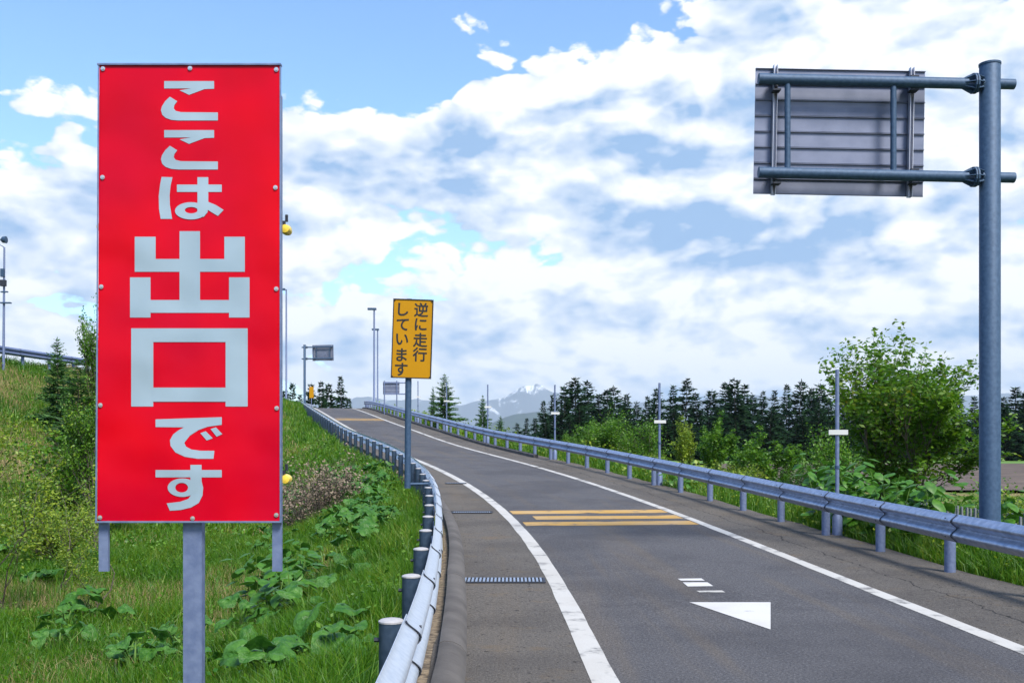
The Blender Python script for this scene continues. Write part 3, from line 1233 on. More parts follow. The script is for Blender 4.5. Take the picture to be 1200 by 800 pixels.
# posts
MB().box(red_pt(223, 700, 0.055) * 1.0 + Vector((0, 0, -1.0)), (22 / SS, 0.05, 2.9)).build('post', M['galv'], red)
for px in (118.5, 323):
    MB().box(red_pt(px, 390, 0.035), (11 / SS, 0.02, 560 / SS)).build('side_strut', M['galv'], red)
cross = MB()
for py in (150, 330, 540):
    cross.box(red_pt(221, py, 0.052), (200 / SS, 0.03, 0.05))
cross.build('cross_rail', M['galv'], red)
for px, py, s in ((112.5, 263, -1), (331, 265, 1), (110.5, 561, -1), (331, 562, 1)):
    lamp = MB().lathe(red_pt(px, py, 0.085), [(0.004, -0.040), (0.019, -0.036), (0.025, 0.0), (0.019, 0.036), (0.004, 0.040)], 14, 'Y')
    lo = lamp.build('amber_lamp', M['amber'], red, True)
    MB().box(red_pt(px - s * 8, py - 8, 0.085), (0.05, 0.02, 0.02)).tube(red_pt(px, py - 10, 0.085), red_pt(px, py - 18, 0.085), 0.008, n=6).build('lamp_bracket', M['bolt'], lo)
bm = MB().lathe((0, 0, 0), [(0.0105, 0.0), (0.0105, -0.003), (0.006, -0.003), (0.006, -0.007), (0.001, -0.0075)], 10, 'Y').mesh('bolt', M['bolt_steel'], True)
for px, py in ((121, 81), (223, 80.5), (324, 82), (120.5, 208), (323, 220), (119, 336), (324, 338.5), (118, 474.5), (324.5, 478), (117.5, 606), (226, 607), (324, 603)):
    place('bolt', bm, red, red_pt(px, py, -0.002))


def glyph(polys, conv, name, parent, d0, mat, mat_edge=None, grow=1.0):
    """polys: list of outlines (or (outer, hole) pairs), each laid 0.4 mm above the last"""
    mb = MB()
    for q, poly in enumerate(polys):
        dd = d0 - 0.0004 * q
        if isinstance(poly, tuple):
            o_, i_ = poly
            n = len(o_)
            vs = [red_pt(*conv(*p), dd) for p in o_] + [red_pt(*conv(*p), dd) for p in i_]
            mb.add(vs, [(k, n + k, n + (k + 1) % n, (k + 1) % n) for k in range(n)])
        else:
            from mathutils.geometry import tessellate_polygon
            vs = [red_pt(*conv(*p), dd) for p in poly]
            tris = tessellate_polygon([[Vector((v.x, v.z, 0)) for v in vs]])
            mb.add(vs, [tuple(t) for t in tris])
    return mb.build(name, mat, parent)


def ell(cx, cy, rx, ry, n=28):
    return [(cx + rx * math.cos(2 * math.pi * k / n), cy + ry * math.sin(2 * math.pi * k / n)) for k in range(n)]


def z1(u, v):
    return 80 + u / 2.6667, 50 + v / 2.6667


def z2(u, v):
    return 80 + u / 2.6667, 340 + v / 2.6667


def z3(u, v):
    return u / 2.0, v / 2.0


ko = [[(300, 121), (456, 121), (456, 145), (426, 146), (378, 164), (348, 150), (384, 144), (300, 144)],
      [(318, 170), (303, 184), (293, 200), (290, 212), (294, 226), (305, 236), (322, 242), (345, 244), (468, 244), (468, 219), (352, 218), (336, 214),
       (330, 206), (332, 196), (341, 184)]]
ha = [[(292, 420), (326, 421), (320, 448), (317, 478), (318, 508), (325, 551), (289, 551), (284, 520), (283, 480), (287, 445)],
      [(340, 444), (480, 444), (480, 467), (340, 467)],
      [(404, 421), (438, 421), (438, 498), (462, 508), (486, 523), (468, 542), (430, 519), (404, 510)],
      (ell(384, 526, 50, 27), ell(385, 524, 20, 10)),
      [(404, 505), (438, 500), (436, 530), (424, 545), (404, 540)]]
de = [(316, 555), (365, 555), (365, 607), (421, 607), (421, 542), (469, 542), (469, 607), (526, 607), (526, 555), (574, 555), (574, 637), (469, 637),
      (469, 703), (537, 703), (537, 650), (585, 650), (585, 744), (537, 744), (537, 733), (353, 733), (353, 744), (305, 744), (305, 650), (353, 650),
      (353, 703), (421, 703), (421, 637), (316, 637)]
kuchi = [[(197, 119), (266, 119), (266, 363), (197, 363)], [(492, 119), (561, 119), (561, 363), (492, 363)],
         [(265, 119), (493, 119), (493, 162), (265, 162)], [(265, 304), (493, 304), (493, 348), (265, 348)]]
dd_ = [[(273, 403), (480, 396), (480, 420), (436, 426), (408, 436), (380, 454), (363, 476), (368, 488), (385, 497), (415, 501), (457, 501), (454, 526),
        (405, 526), (365, 520), (335, 506), (320, 486), (318, 468), (328, 450), (345, 437), (362, 428), (273, 427)],
       [(413, 446), (430, 440), (452, 462), (433, 469)], [(445, 433), (462, 428), (482, 449), (464, 457)]]
su = [[(273, 561), (480, 561), (480, 584), (273, 584)],
      [(382, 545), (417, 545), (417, 596), (422, 616), (420, 640), (408, 664), (384, 678), (350, 686), (318, 688), (308, 665), (350, 660), (376, 651),
       (386, 636), (382, 622)],
      (ell(357, 616, 46, 29), ell(355, 616, 20, 15))]
G0 = -0.0015
glyph(ko, z1, 'letter', red, G0, M['film'])
glyph(ko, lambda u, v: z1(u, v + 153), 'letter', red, G0, M['film'])
glyph(ha, z1, 'letter', red, G0, M['film'])
glyph([de], z3, 'letter', red, G0, M['film'])
glyph(kuchi, z2, 'letter', red, G0, M['film'])
glyph(dd_, z2, 'letter', red, G0, M['film'])
glyph(su, z2, 'letter', red, G0, M['film'])

# ------------------------------------------------------------------ yellow warning sign
YD = 12.3
yp = at(478, 570, YD)
YS = F / YD
yel = root_at('warning_sign', (yp.x, yp.y, yp.z), 'narrow yellow sign with black Japanese text on a pole behind the left rail', 'sign')
ht_pole = (570 - 440) / YS
MB().tube((-0.01, 0.04, -0.02), (0.012, 0.04, ht_pole + 0.95), 0.040, n=14).build('pole', M['galv_dark'], yel, True)
br = MB().tube((0, 0.04, 0.03), (0.26, 0.10, 0.03), 0.018, n=8)
br.tube((0.26, 0.04, 0.03), (0.26, 0.16, 0.03), 0.018, n=8)
br.build('brace', M['galv_dark'], yel, True)
prot = Matrix.Rotation(R(1.9), 3, 'Y')
pc = Vector(((483.2 - 478) / YS, -0.012, (570 - 397) / YS))
PW, PH = 46.0 / YS, 91.5 / YS


def yadd(mb):
    mb.v = [tuple(prot @ Vector(v) + pc) for v in mb.v]
    return mb


plate = yadd(MB().box((0, 0, 0), (PW, 0.006, PH))).build('panel', M['yellow_sign'], yel)
bd = MB()
for s in (-1, 1):
    bd.box((s * (PW / 2), 0, 0), (0.012, 0.02, PH + 0.012))
    bd.box((0, 0, s * (PH / 2)), (PW - 0.013, 0.02, 0.012))
    for s2 in (-1, 1):
        bd.box((s * (PW / 2 - 0.008), -0.004, s2 * (PH / 2 - 0.008)), (0.024, 0.02, 0.024))
yadd(bd).build('frame', M['black'], yel)


def text_mesh(body, size, weight):
    cu = bpy.data.curves.new('lettering', 'FONT')
    cu.body = body
    cu.size = size
    cu.offset = 0.0
    cu.align_x, cu.align_y = 'CENTER', 'CENTER'
    ob = bpy.data.objects.new('lettering', cu)
    scene.collection.objects.link(ob)
    dg = bpy.context.evaluated_depsgraph_get()
    me = bpy.data.meshes.new_from_object(ob.evaluated_get(dg))
    bpy.data.objects.remove(ob)
    bpy.data.curves.remove(cu)
    return me


for col, (xc, chars) in enumerate(((492.7, '\u9006\u306b\u8d70\u884c'), (471.5, '\u3057\u3066\u3044\u307e\u3059'))):
    ys_ = (362.8, 380.0, 398.0, 415.0) if col == 0 else (363.0, 380.8, 398.0, 416.0, 433.0)
    for ch, yc in zip(chars, ys_):
        me = text_mesh(ch, 17.2 / YS, 0.0042)
        co = np.empty(len(me.vertices) * 3)
        me.vertices.foreach_get('co', co)
        co = co.reshape(-1, 3)
        mid = (co.min(0) + co.max(0)) / 2
        xx = (xc - 483.2) / YS * 1.0 + (yc - 397) / YS * 0.0
        zz = (397 - yc) / YS
        out = np.array([tuple(prot @ Vector((c[0] - mid[0] + xx, -0.0050 + c[2], c[1] - mid[1] + zz)) + pc) for c in co])
        me.vertices.foreach_set('co', out.ravel())
        tri = [tuple(p.vertices) for p in me.polygons]
        bold = MB()
        for q_ in range(9):
            w_ = 0.0036 if q_ else 0.0
            o_ = Vector((w_ * math.cos(q_ * math.pi / 4), -0.0001 * q_, w_ * math.sin(q_ * math.pi / 4)))
            bold.add([Vector(c_) + o_ for c_ in out], tri)
        bold.build('letter', M['black'], yel)
        bpy.data.meshes.remove(me)

# ------------------------------------------------------------------ lamps, far signs, mast
def street_lamp(px, top_py, y, base_z, label, arm):
    p = at(px, top_py, y)
    H = p.z - base_z
    r_ = root_at('street_lamp', (p.x, p.y, base_z), label, 'street lamp', 'lamps at the crest')
    MB().lathe((0, 0, 0), [(0.16, 0), (0.15, 0.6), (0.11, 0.7), (0.085, H)], 8).build('pole', M['galv'], r_, True)
    MB().tube((0, 0, H - 0.08), (arm, 0, H), 0.05, n=6).build('arm', M['galv'], r_)
    MB().box((arm * 1.1, 0, H), (abs(arm) * 0.8 + 0.7, 0.35, 0.20)).build('lamp_head', M['galv_dark'], r_)
    return r_


street_lamp(335.5, 339, 112, 3.2, 'very thin tall lamp post on the left verge beyond the red sign', -0.7)
street_lamp(438.5, 362, 100, 4.6, 'thick tall lamp post with flat head at the end of the right rail', -0.2)
street_lamp(442.5, 386, 128, 2.0, 'slimmer and shorter lamp post standing behind the thick one at the crest', -0.25)

# board on two posts beside the upper rail
q = at(458, 470, 80)
br_ = root_at('road_sign', (q.x, q.y, 2.2), 'small pale sign board seen from the back on two posts beyond the right rail', 'road sign')
for px in (450.5, 465):
    x = (px - 458) / F * 80
    MB().tube((x, 0, -1.0), (x, 0, EYE + (HZ - 446) / F * 80 - 2.2), 0.05, n=8).build('post', M['galv'], br_, True)
zc = EYE + (HZ - 454.5) / F * 80 - 2.2
for k in range(3):
    MB().box((0.02, 0.09, zc - 0.34 + 0.34 * k), (1.32, 0.02, 0.33)).build('board_plank', M['alu'], br_)
for dzc in (-0.48, 0.42):
    MB().tube((-0.6, 0.03, zc + dzc), (1.5, 0.03, zc + dzc), 0.05, n=8).build('beam', M['galv'], br_)
# yellow marker by the crest
q = at(365, 461, 98)
ym = root_at('marker_board', (q.x, q.y, 4.2), 'tall thin yellow marker board beside the crest sign pole', 'marker board')
MB().tube((0, 0.03, -0.4), (0, 0.03, 2.6), 0.035, n=8).build('post', M['galv'], ym)
MB().box((0, 0, EYE + (HZ - 459.5) / F * 98 - 4.2), (0.42, 0.02, 1.1)).build('panel', M['yellow_sign'], ym)
# instrument mast on the embankment
q = at(4, 400, 42)
zb = tz(q.x, q.y)
mast = root_at('weather_mast', (q.x, q.y, zb), 'slim instrument mast with boxes and a dish on the embankment top', 'mast')
mh = EYE + (HZ - 290) / F * 42 - zb
MB().tube((0, 0, -0.3), (0.04, 0, mh), 0.06, 0.04, n=8).build('pole', M['galv'], mast, True)


def mz(py):
    return EYE + (HZ - py) / F * 42 - zb


MB().tube((0.05, 0, mh), (-0.16, 0, mh + 0.12), 0.02, n=6).tube((-0.16, 0, mh + 0.12), (-0.2, 0, mz(281)), 0.02, n=6).build('arm', M['galv'], mast)
MB().lathe((0.02, 0, mz(281)), [(0.02, -0.16), (0.13, -0.05), (0.15, 0.1), (0.02, 0.12)], 10, 'X').build('sensor', M['galv_dark'], mast, True)
MB().box((0.0, -0.08, mz(320)), (0.14, 0.12, 0.34)).build('control_box', M['galv_dark'], mast)
MB().box((0.03, -0.08, mz(332)), (0.22, 0.16, 0.26)).build('control_box', M['bolt'], mast)
MB().box((0.05, -0.02, mz(342)), (0.30, 0.08, 0.05)).build('shelf', M['galv_dark'], mast)
MB().box((0.12, -0.05, mz(355)), (0.44, 0.16, 0.05)).build('shelf', M['galv_dark'], mast)

# ------------------------------------------------------------------ picket fence beyond the right rail
fence_pts = [(8.6, 15.0), (9.2, 18.5), (10.0, 26.0), (11.4, 36.0), (12.6, 46.0)]
fr_ = root_at('picket_fence', (8.6, 15.0, 0.0), 'low fence of narrow grey pickets at the edge of the field', 'fence')
pk = MB().box((0, 0, 0.52), (0.085, 0.03, 1.20)).mesh('picket', M['fence'])
for a, b_ in zip(fence_pts[:-1], fence_pts[1:]):
    a, b_ = Vector(a), Vector(b_)
    n = int((b_ - a).length / 0.24)
    ang = math.atan2((b_ - a).y, (b_ - a).x)
    za, zb_ = tz(a.x, a.y), tz(b_.x, b_.y)
    for h in (0.30, 0.85):
        MB().tube((a.x, a.y, za + h), (b_.x, b_.y, zb_ + h), 0.022, n=6).build('fence_rail', M['fence'], fr_, False, True)
    for k in range(n):
        f = k / n
        p = a.lerp(b_, f)
        place('picket', pk, fr_, Vector((p.x, p.y, za + (zb_ - za) * f + random.uniform(-.02, .02))) - fr_.location, (random.uniform(-.02, .02), 0, ang))

# ------------------------------------------------------------------ mountains
def ridge(name, y0, prof, amp, mat, label, rows=26, depth=4200, x0=-16000, x1=26000, cols=420, seed=0.0, rough=0.00045):
    xs = np.linspace(x0, x1, cols)
    pxs = 600 + xs / y0 * F
    top_ = np.interp(pxs, [p[0] for p in prof], [(HZ - p[1]) / F * y0 for p in prof])
    t = np.linspace(0, 1, rows)
    V = []
    for tt in t:
        yy = y0 + (tt - 0.62) * depth
        shape = np.where(tt < 0.62, (tt / 0.62) ** 1.15, ((1 - tt) / 0.38) ** 1.1)
        n = fbm(xs + seed, np.full_like(xs, yy * 1.3), rough, 5) - 0.5
        n2 = np.abs(fbm(xs + seed + 999, np.full_like(xs, yy), rough * 4, 5) - 0.5) * 1.6
        z = FIELD + top_ * shape * (1 + 0.0 * n) + (n * amp * 1.6 - n2 * amp) * min(1, 2.2 * shape)
        V.append(np.stack([xs, np.full_like(xs, yy), z], 1))
    V = np.concatenate(V)
    ii = np.arange(rows * cols).reshape(rows, cols)
    fs = np.stack([ii[:-1, :-1].ravel(), ii[:-1, 1:].ravel(), ii[1:, 1:].ravel(), ii[1:, :-1].ravel()], 1)
    o = place(name, np_mesh(name, V, fs, mat, False))
    return finish(o, label, 'mountains', kind='structure')


ridge('mountain_range', 18500,
      [(-900, 486), (300, 478), (430, 462), (500, 467), (540, 474), (565, 466), (590, 462), (612, 450), (632, 446), (648, 456), (680, 458), (720, 466), (760, 468),
       (820, 462), (870, 458), (910, 460), (1000, 464), (1100, 462), (1180, 456), (1260, 462), (2200, 480)],
      120, M['mountain'], 'distant range of snow-streaked blue mountains on the horizon')
ridge('hills', 9500, [(-900, 505), (400, 503), (520, 512), (560, 500), (600, 483), (650, 476), (700, 486), (760, 488), (900, 500), (1180, 492), (1400, 498), (2200, 505)],
      45, M['ridge'], 'long blue forested ridge below the snowy mountains', depth=2600, seed=5000)


# ------------------------------------------------------------------ trees
def leaf_faces(c, size, aspect=0.55, up=0.5, jitter=1.0, g=rng, curl=0.25):
    """diamond-shaped leaves, folded along the middle: 4 vertices, 2 triangles each"""
    n = len(c)
    d = g.normal(size=(n, 3))
    d[:, 2] = d[:, 2] * 0.6 - 0.15
    d /= np.linalg.norm(d, axis=1, keepdims=True)
    nn = g.normal(size=(n, 3)) * jitter
    nn[:, 2] += up * 2
    s = np.cross(d, nn)
    s /= np.linalg.norm(s, axis=1, keepdims=True) + 1e-9
    nrm = np.cross(s, d)
    L = (size * g.uniform(0.6, 1.3, n))[:, None]
    W = L * aspect * 0.5
    a = c - d * L * 0.5
    b = c + d * L * 0.5 - nrm * L * curl * 0.3
    m = c + d * L * 0.02
    l = m + s * W - nrm * L * curl * 0.15
    r = m - s * W - nrm * L * curl * 0.15
    V = np.stack([a, l, b, r], 1).reshape(-1, 3)
    i = np.arange(n) * 4
    Fc = np.concatenate([np.stack([i, i + 1, i + 2], 1), np.stack([i, i + 2, i + 3], 1)])
    return V, Fc


def conifer_meshes(H, Rb, levels, seed, mat, base=0.06, droop=0.35, dens=1.0, ragged=0.35, sp_len=0.55, shape=1.0):
    """trunk with whorls of drooping boughs, each bough a row of flat needle sprays that shorten towards the tip"""
    g = np.random.default_rng(seed)
    tr = MB()
    lean = g.normal(size=2) * 0.015 * H
    pts = [(lean[0] * t * t, lean[1] * t * t, H * t * 0.98 - 0.3 * (t == 0)) for t in (0, .25, .5, .75, 1)]
    tr.path(pts, [H * 0.014 * (1 - t) + 0.004 * H * 0.2 for t in (0, .25, .5, .75, 1)], 6)
    P, Dn, Ln = [], [], []
    k = 0
    t = base
    while t < 0.99:
        rad = Rb * ((1 - t) ** shape) * (0.80 + 0.35 * math.sin(k * 1.9 + seed)) + 0.015 * Rb
        if t < base + 0.12:
            rad *= 0.75
        nb = int(g.integers(5, 8))
        ph = g.uniform(0, 6.28)
        for j in range(nb):
            a = ph + 6.283 * j / nb + g.normal() * 0.3
            rl = rad * g.uniform(1 - ragged, 1 + ragged * 0.7)
            o = np.array([lean[0] * t * t, lean[1] * t * t, H * (t + g.normal() * 0.006)])
            up = 0.10 + 0.75 * t
            m = max(2, int(rl / Rb * 7 * dens) + 1)
            for s in np.linspace(0.12, 1.0, m):
                p = o + np.array([math.cos(a) * rl * s, math.sin(a) * rl * s, rl * (up * s - droop * s * s)])
                for q in range(3):
                    aa = a + (g.uniform(0.2, 1.0) * (1, -1, 0.2)[q]) * (1.1 - 0.8 * s)
                    P.append(p + g.normal(size=3) * 0.03 * rl)
                    Dn.append((math.cos(aa), math.sin(aa), up * 0.5 - droop * s + g.normal() * 0.22))
                    Ln.append(sp_len * (0.16 * Rb + 0.40 * rl) * (1.1 - 0.65 * s) * g.uniform(0.6, 1.3))
        t += (1.0 - base) / levels * (0.75 + 0.5 * g.random())
        k += 1
    for q in range(5):                    # leader
        P.append(np.array([lean[0], lean[1], H * (0.955 + 0.008 * q)]))
        Dn.append((g.normal() * 0.25, g.normal() * 0.25, 1.0))
        Ln.append(0.05 * H * 0.6)
    P, Dn, Ln = np.array(P), np.array(Dn), np.array(Ln)[:, None]
    Dn /= np.linalg.norm(Dn, axis=1, keepdims=True)
    s = np.cross(Dn, np.array([0, 0, 1.0]) + g.normal(size=Dn.shape) * 0.6)
    s /= np.linalg.norm(s, axis=1, keepdims=True)
    W = Ln * 0.17
    a, b = P, P + Dn * Ln
    m = P + Dn * Ln * 0.40
    dn = np.array([0, 0, -1.0]) * Ln * 0.15
    V = np.stack([a, m + s * W + dn, b, m - s * W + dn], 1).reshape(-1, 3)
    i = np.arange(len(P)) * 4
    Fc = np.concatenate([np.stack([i, i + 1, i + 2], 1), np.stack([i, i + 2, i + 3], 1)])
    return tr.mesh('trunk', M['bark'], True), np_mesh('crown', V, Fc, mat)


def tree_obj(name, meshes, loc, label, cat='tree', group=None, rz=0.0, s=1.0, sz=None):
    r_ = root_at(name, loc, label, cat, group, rz=rz)
    r_.scale = (s, s, sz if sz else s)
    place('trunk', meshes[0], r_)
    place('crown', meshes[1], r_)
    return r_


SPR = [conifer_meshes(16, 4.2, 30, 100 + k, M['spruce'], base=0.04, droop=0.45 + 0.12 * (k % 3), dens=1.0, ragged=0.28 + 0.08 * (k % 3), sp_len=0.95,
                      shape=(0.75, 0.9, 0.65, 0.85)[k % 4]) for k in range(8)]
tops = [(607, 496), (616, 490), (628, 489), (638, 470), (648, 461), (662, 452), (675, 442), (690, 447), (702, 462), (713, 457), (722, 452), (735, 462), (746, 470),
        (758, 464), (769, 455), (787, 452), (803, 444), (818, 460), (832, 456), (848, 449), (862, 443), (871, 450), (881, 462), (893, 459), (908, 458), (921, 450),
        (936, 445), (950, 455), (961, 449), (972, 466), (990, 462), (1010, 455), (1032, 460), (1055, 455), (1078, 462), (1100, 466), (1122, 458), (1143, 464),
        (1160, 470), (1178, 466), (1190, 454), (1204, 458), (1222, 452), (1240, 460)]
for k, (px, py) in enumerate(tops):
    y = 214 + 6 * math.sin(k * 2.1)
    p = at(px, py, y)
    h = (p.z - FIELD)
    s = h / 16.0
    low = py > 485
    tree_obj('conifer_tree', SPR[k % 8], (p.x, p.y, FIELD + 0.05), 'tall dark evergreen conifer in the row across the field', 'tree', 'conifers across the field',
             rz=k * 1.37, s=max(s, 0.5) * (1.22 + 0.28 * math.sin(k * 5.7)), sz=s)
for k in range(46):                       # the dense lower rank in front of and behind them
    px = 640 + (1260 - 640) * (k + 0.3 * math.sin(k * 3.3)) / 45
    y = 205 + 3.5 * math.sin(k * 1.9)
    p = at(px, 0, y)
    s = 0.56 + 0.14 * math.sin(k * 4.7)
    tree_obj('conifer_tree', SPR[(k * 3 + 1) % 8], (p.x, p.y, FIELD + 0.05), 'shorter dark conifer filling the foot of the row across the field', 'tree',
             'lower rank of conifers across the field', rz=k * 2.2, s=s * 1.7, sz=s)
# conifers beyond the crest
for k, (px, py, y) in enumerate(((333, 455, 150), (341, 449, 155), (365, 448, 142), (377, 446, 146), (386, 449, 150), (401, 441, 140), (352, 462, 170), (410, 466, 165))):
    p = at(px, py, y)
    b_ = tz(p.x, p.y)
    s = (p.z - b_) / 16.0
    tree_obj('conifer_tree', SPR[(k + 2) % 8], (p.x, p.y, b_ - 0.05), 'dark conifer standing beyond the crest of the ramp', 'tree', 'conifers beyond the crest',
             rz=k * 0.9, s=s * 0.85, sz=s)

LAR = [conifer_meshes(6, 1.7, 34, 300 + k, M['larch'], base=0.04, droop=0.22, dens=1.9, ragged=0.4, sp_len=0.62, shape=0.8) for k in range(3)]


def young_larch(px, top_py, y, label, k=0, wide=1.0, group=None, name='larch_tree'):
    p = at(px, top_py, y)
    b_ = tz(p.x, p.y)
    s = (p.z - b_) / 6.0
    return tree_obj(name, LAR[k], (p.x, p.y, b_ - 0.05), label, 'tree', group, rz=k * 2.0, s=s * wide, sz=s)


young_larch(521, 437, 63, 'bushy young larch standing behind the yellow sign pole and right rail', 0, 1.15)
young_larch(507, 452, 66, 'thin young larch close behind the bushy one and the right rail', 1, 0.6)
young_larch(566, 462, 58, 'thin young larch sapling with sparse tip beyond the right rail', 2, 0.75)
young_larch(586, 486, 60, 'low spreading young larch at the edge of the far blue valley', 1, 1.1)
young_larch(68, 394, 38, 'dark bushy young conifer on the slope left of the red sign', 0, 0.95)
young_larch(92, 420, 36, 'shorter young conifer close to the tall tree behind the red sign', 2, 1.3)


def broadleaf(H, spread, seed, mat, n_leaf, leaf, stems=1, levels=4, open_=0.5, base=0.12, trunk_r=None):
    g = np.random.default_rng(seed)
    mb = MB()
    tips, tdirs = [], []
    trunk_r = trunk_r or H * 0.014

    def grow(p, d, L, r, lv):
        n = 4
        pts, rad = [Vector(p)], [r]
        cur = Vector(p)
        dv = Vector(d)
        for k in range(n):
            dv = (dv + Vector(g.normal(size=3)) * 0.11 + Vector((0, 0, 0.05))).normalized()
            cur = cur + dv * L / n
            pts.append(cur.copy())
            rad.append(r * (1 - 0.5 * (k + 1) / n))
            if lv <= 2:
                tips.append(tuple(cur))
        mb.path(pts, rad, 5 if lv > 1 else 4)
        if lv == 0:
            tips.append(tuple(cur))
            return
        nb = int(g.integers(3, 5)) if lv > 1 else int(g.integers(2, 4))
        for k in range(nb):
            f = g.uniform(0.35, 1.0) if k else 1.0
            q = pts[min(n, int(f * n))]
            a = g.uniform(0, 6.283)
            sp = g.uniform(0.35, 0.9) * (spread / H * 2.2)
            dn = (dv + Vector((math.cos(a) * sp, math.sin(a) * sp, g.uniform(-0.1, 0.45)))).normalized()
            grow(q, dn, L * g.uniform(0.55, 0.82), r * 0.5, lv - 1)
    for s in range(stems):
        a = g.uniform(0, 6.283)
        e = 0.0 if stems == 1 else g.uniform(0.1, 0.45)
        d = Vector((math.cos(a) * e, math.sin(a) * e, 1)).normalized()
        grow((g.normal() * 0.1 * (stems > 1), g.normal() * 0.1 * (stems > 1), -0.25), d, H * 0.42, trunk_r, levels)
    T = np.array(tips)
    zmax = T[:, 2].max()
    k = H / max(zmax, 0.1)
    wid = np.percentile(np.hypot(T[:, 0], T[:, 1]), 92)
    kxy = spread / max(wid, 0.1)
    sc = np.array([kxy, kxy, k])
    mb.v = [(x * kxy, y * kxy, z * k) for x, y, z in mb.v]
    T = T * sc
    T = T[T[:, 2] > H * base]
    pick = T[g.integers(0, len(T), n_leaf)]
    c = pick + g.normal(size=(n_leaf, 3)) * np.array([spread, spread, spread * 0.8]) * 0.075 * (0.6 + open_)
    V, Fc = leaf_faces(c, np.full(n_leaf, leaf), 0.55, g=g)
    return mb.mesh('trunk', M['bark'], True), np_mesh('crown', V, Fc, mat)


BL = {
    'big': broadleaf(6.3, 2.0, 41, M['leaf_red'], 20000, 0.135, stems=5, levels=4, base=0.08, open_=0.10),
    'bush': broadleaf(5.2, 1.9, 42, M['leaf'], 9000, 0.16, stems=5, levels=3, base=0.05, open_=0.9),
    'bush2': broadleaf(5.2, 2.1, 43, M['leaf'], 9000, 0.16, stems=6, levels=3, base=0.05, open_=1.0),
    'sap': broadleaf(4.5, 1.0, 44, M['leaf_yel'], 6500, 0.12, stems=2, levels=3, base=0.10),
    'sap2': broadleaf(4.5, 1.05, 45, M['leaf'], 7500, 0.12, stems=2, levels=3, base=0.12),
    'low': broadleaf(2.4, 1.4, 46, M['leaf'], 5200, 0.11, stems=6, levels=3, base=0.04, open_=0.9),
    'low_y': broadleaf(2.2, 1.4, 47, M['leaf_yel'], 4200, 0.11, stems=6, levels=3, base=0.04, open_=0.9),
    'tall_l': broadleaf(7.0, 1.35, 48, M['leaf'], 8000, 0.14, stems=2, levels=4, base=0.18),
    'loose': broadleaf(7.0, 1.7, 51, M['leaf'], 8500, 0.14, stems=3, levels=4, base=0.14, open_=0.15),
    'twiggy': broadleaf(4.2, 1.3, 49, M['leaf_yel'], 2200, 0.075, stems=1, levels=3, base=0.22, trunk_r=0.016),
    'dead': broadleaf(2.0, 1.3, 50, M['twig'], 1500, 0.09, stems=9, levels=3, base=0.05, open_=0.5, trunk_r=0.02),
}


def plant_tree(kind, H0, px, top_py, y, label, cat='tree', group=None, rz=0.0, wide=1.0, name=None, drop=0.0):
    p = at(px, top_py, y)
    b_ = tz(p.x, p.y) - drop
    s = max(0.15, (p.z - b_) / H0)
    return tree_obj(name or 'broadleaf_tree', BL[kind], (p.x, p.y, b_ - 0.03), label, cat, group, rz=rz, s=s * wide, sz=s)


plant_tree('big', 6.3, 1055, 384, 26, 'large airy tree with reddish young leaves beside the cantilever sign pole', rz=0.4, wide=1.2)
plant_tree('bush', 5.2, 720, 476, 52, 'wide rounded green bush in front of the tall conifers', 'bush', rz=0.5, wide=1.05, name='bush')
plant_tree('bush2', 5.2, 688, 492, 54, 'lower green bush leaning on the wide rounded one', 'bush', rz=1.7, wide=0.95, name='bush')
plant_tree('bush2', 5.2, 752, 490, 50, 'bright green bush close to the second snow pole', 'bush', rz=2.7, wide=0.9, name='bush')
plant_tree('sap', 4.5, 806, 489, 43, 'yellow-green sapling just past the second snow pole', rz=0.2, wide=1.0)
plant_tree('sap2', 4.5, 836, 482, 44, 'upright green sapling with a rounded head in front of the conifers', rz=1.0, wide=1.05)
plant_tree('sap2', 4.5, 905, 499, 38, 'broad low green sapling beside the ploughed field', rz=2.0, wide=1.25)
plant_tree('sap2', 4.5, 872, 508, 46, 'small rounded green tree between the saplings and the field', rz=0.9, wide=1.3)
plant_tree('bush2', 5.2, 662, 506, 58, 'round light green bush at the foot of the third snow pole', 'bush', rz=0.9, wide=0.9, name='bush')
plant_tree('bush', 5.2, 968, 488, 33, 'dense green bush leaning on the left of the large airy tree', 'bush', rz=3.0, wide=0.75, name='bush')
plant_tree('low_y', 2.2, 770, 530, 37, 'low yellowish bush beneath the saplings by the second snow pole', 'bush', rz=0.3, name='bush')
plant_tree('low_y', 2.2, 858, 540, 32, 'low yellowish bush between the saplings and the right rail', 'bush', rz=1.3, name='bush')
plant_tree('low', 2.4, 925, 545, 28, 'low green bush in front of the ploughed field', 'bush', rz=2.1, name='bush')
plant_tree('low', 2.4, 1150, 560, 22, 'low green bush behind the cantilever sign pole', 'bush', rz=0.8, name='bush')
plant_tree('low_y', 2.2, 1180, 572, 19, 'low yellow-green bush at the picket fence', 'bush', rz=2.8, name='bush')
plant_tree('low', 2.4, 640, 522, 50, 'low green bush at the foot of the tall conifers by the third snow pole', 'bush', rz=0.0, name='bush')
plant_tree('loose', 7.0, 98, 346, 36, 'tall leafy young tree rising behind the edge of the red sign', rz=0.3, wide=0.62)
plant_tree('loose', 7.0, 112, 440, 27, 'leafy young tree lower on the slope beside the red sign', rz=2.3, wide=0.7)
plant_tree('low', 2.4, 98, 492, 30, 'dark green bush at the foot of the tall tree behind the red sign', 'bush', rz=0.6, name='bush')
plant_tree('low_y', 2.2, 60, 575, 23, 'loose yellow-green bush on the slope left of the red sign', 'bush', rz=1.6, name='bush')
plant_tree('twiggy', 4.2, 12, 478, 17, 'spindly bare-stemmed sapling with few leaves on the left slope', rz=0.3)
plant_tree('twiggy', 4.2, 70, 560, 19, 'thin yellow-green sapling left of the red sign', rz=1.9, wide=1.2)
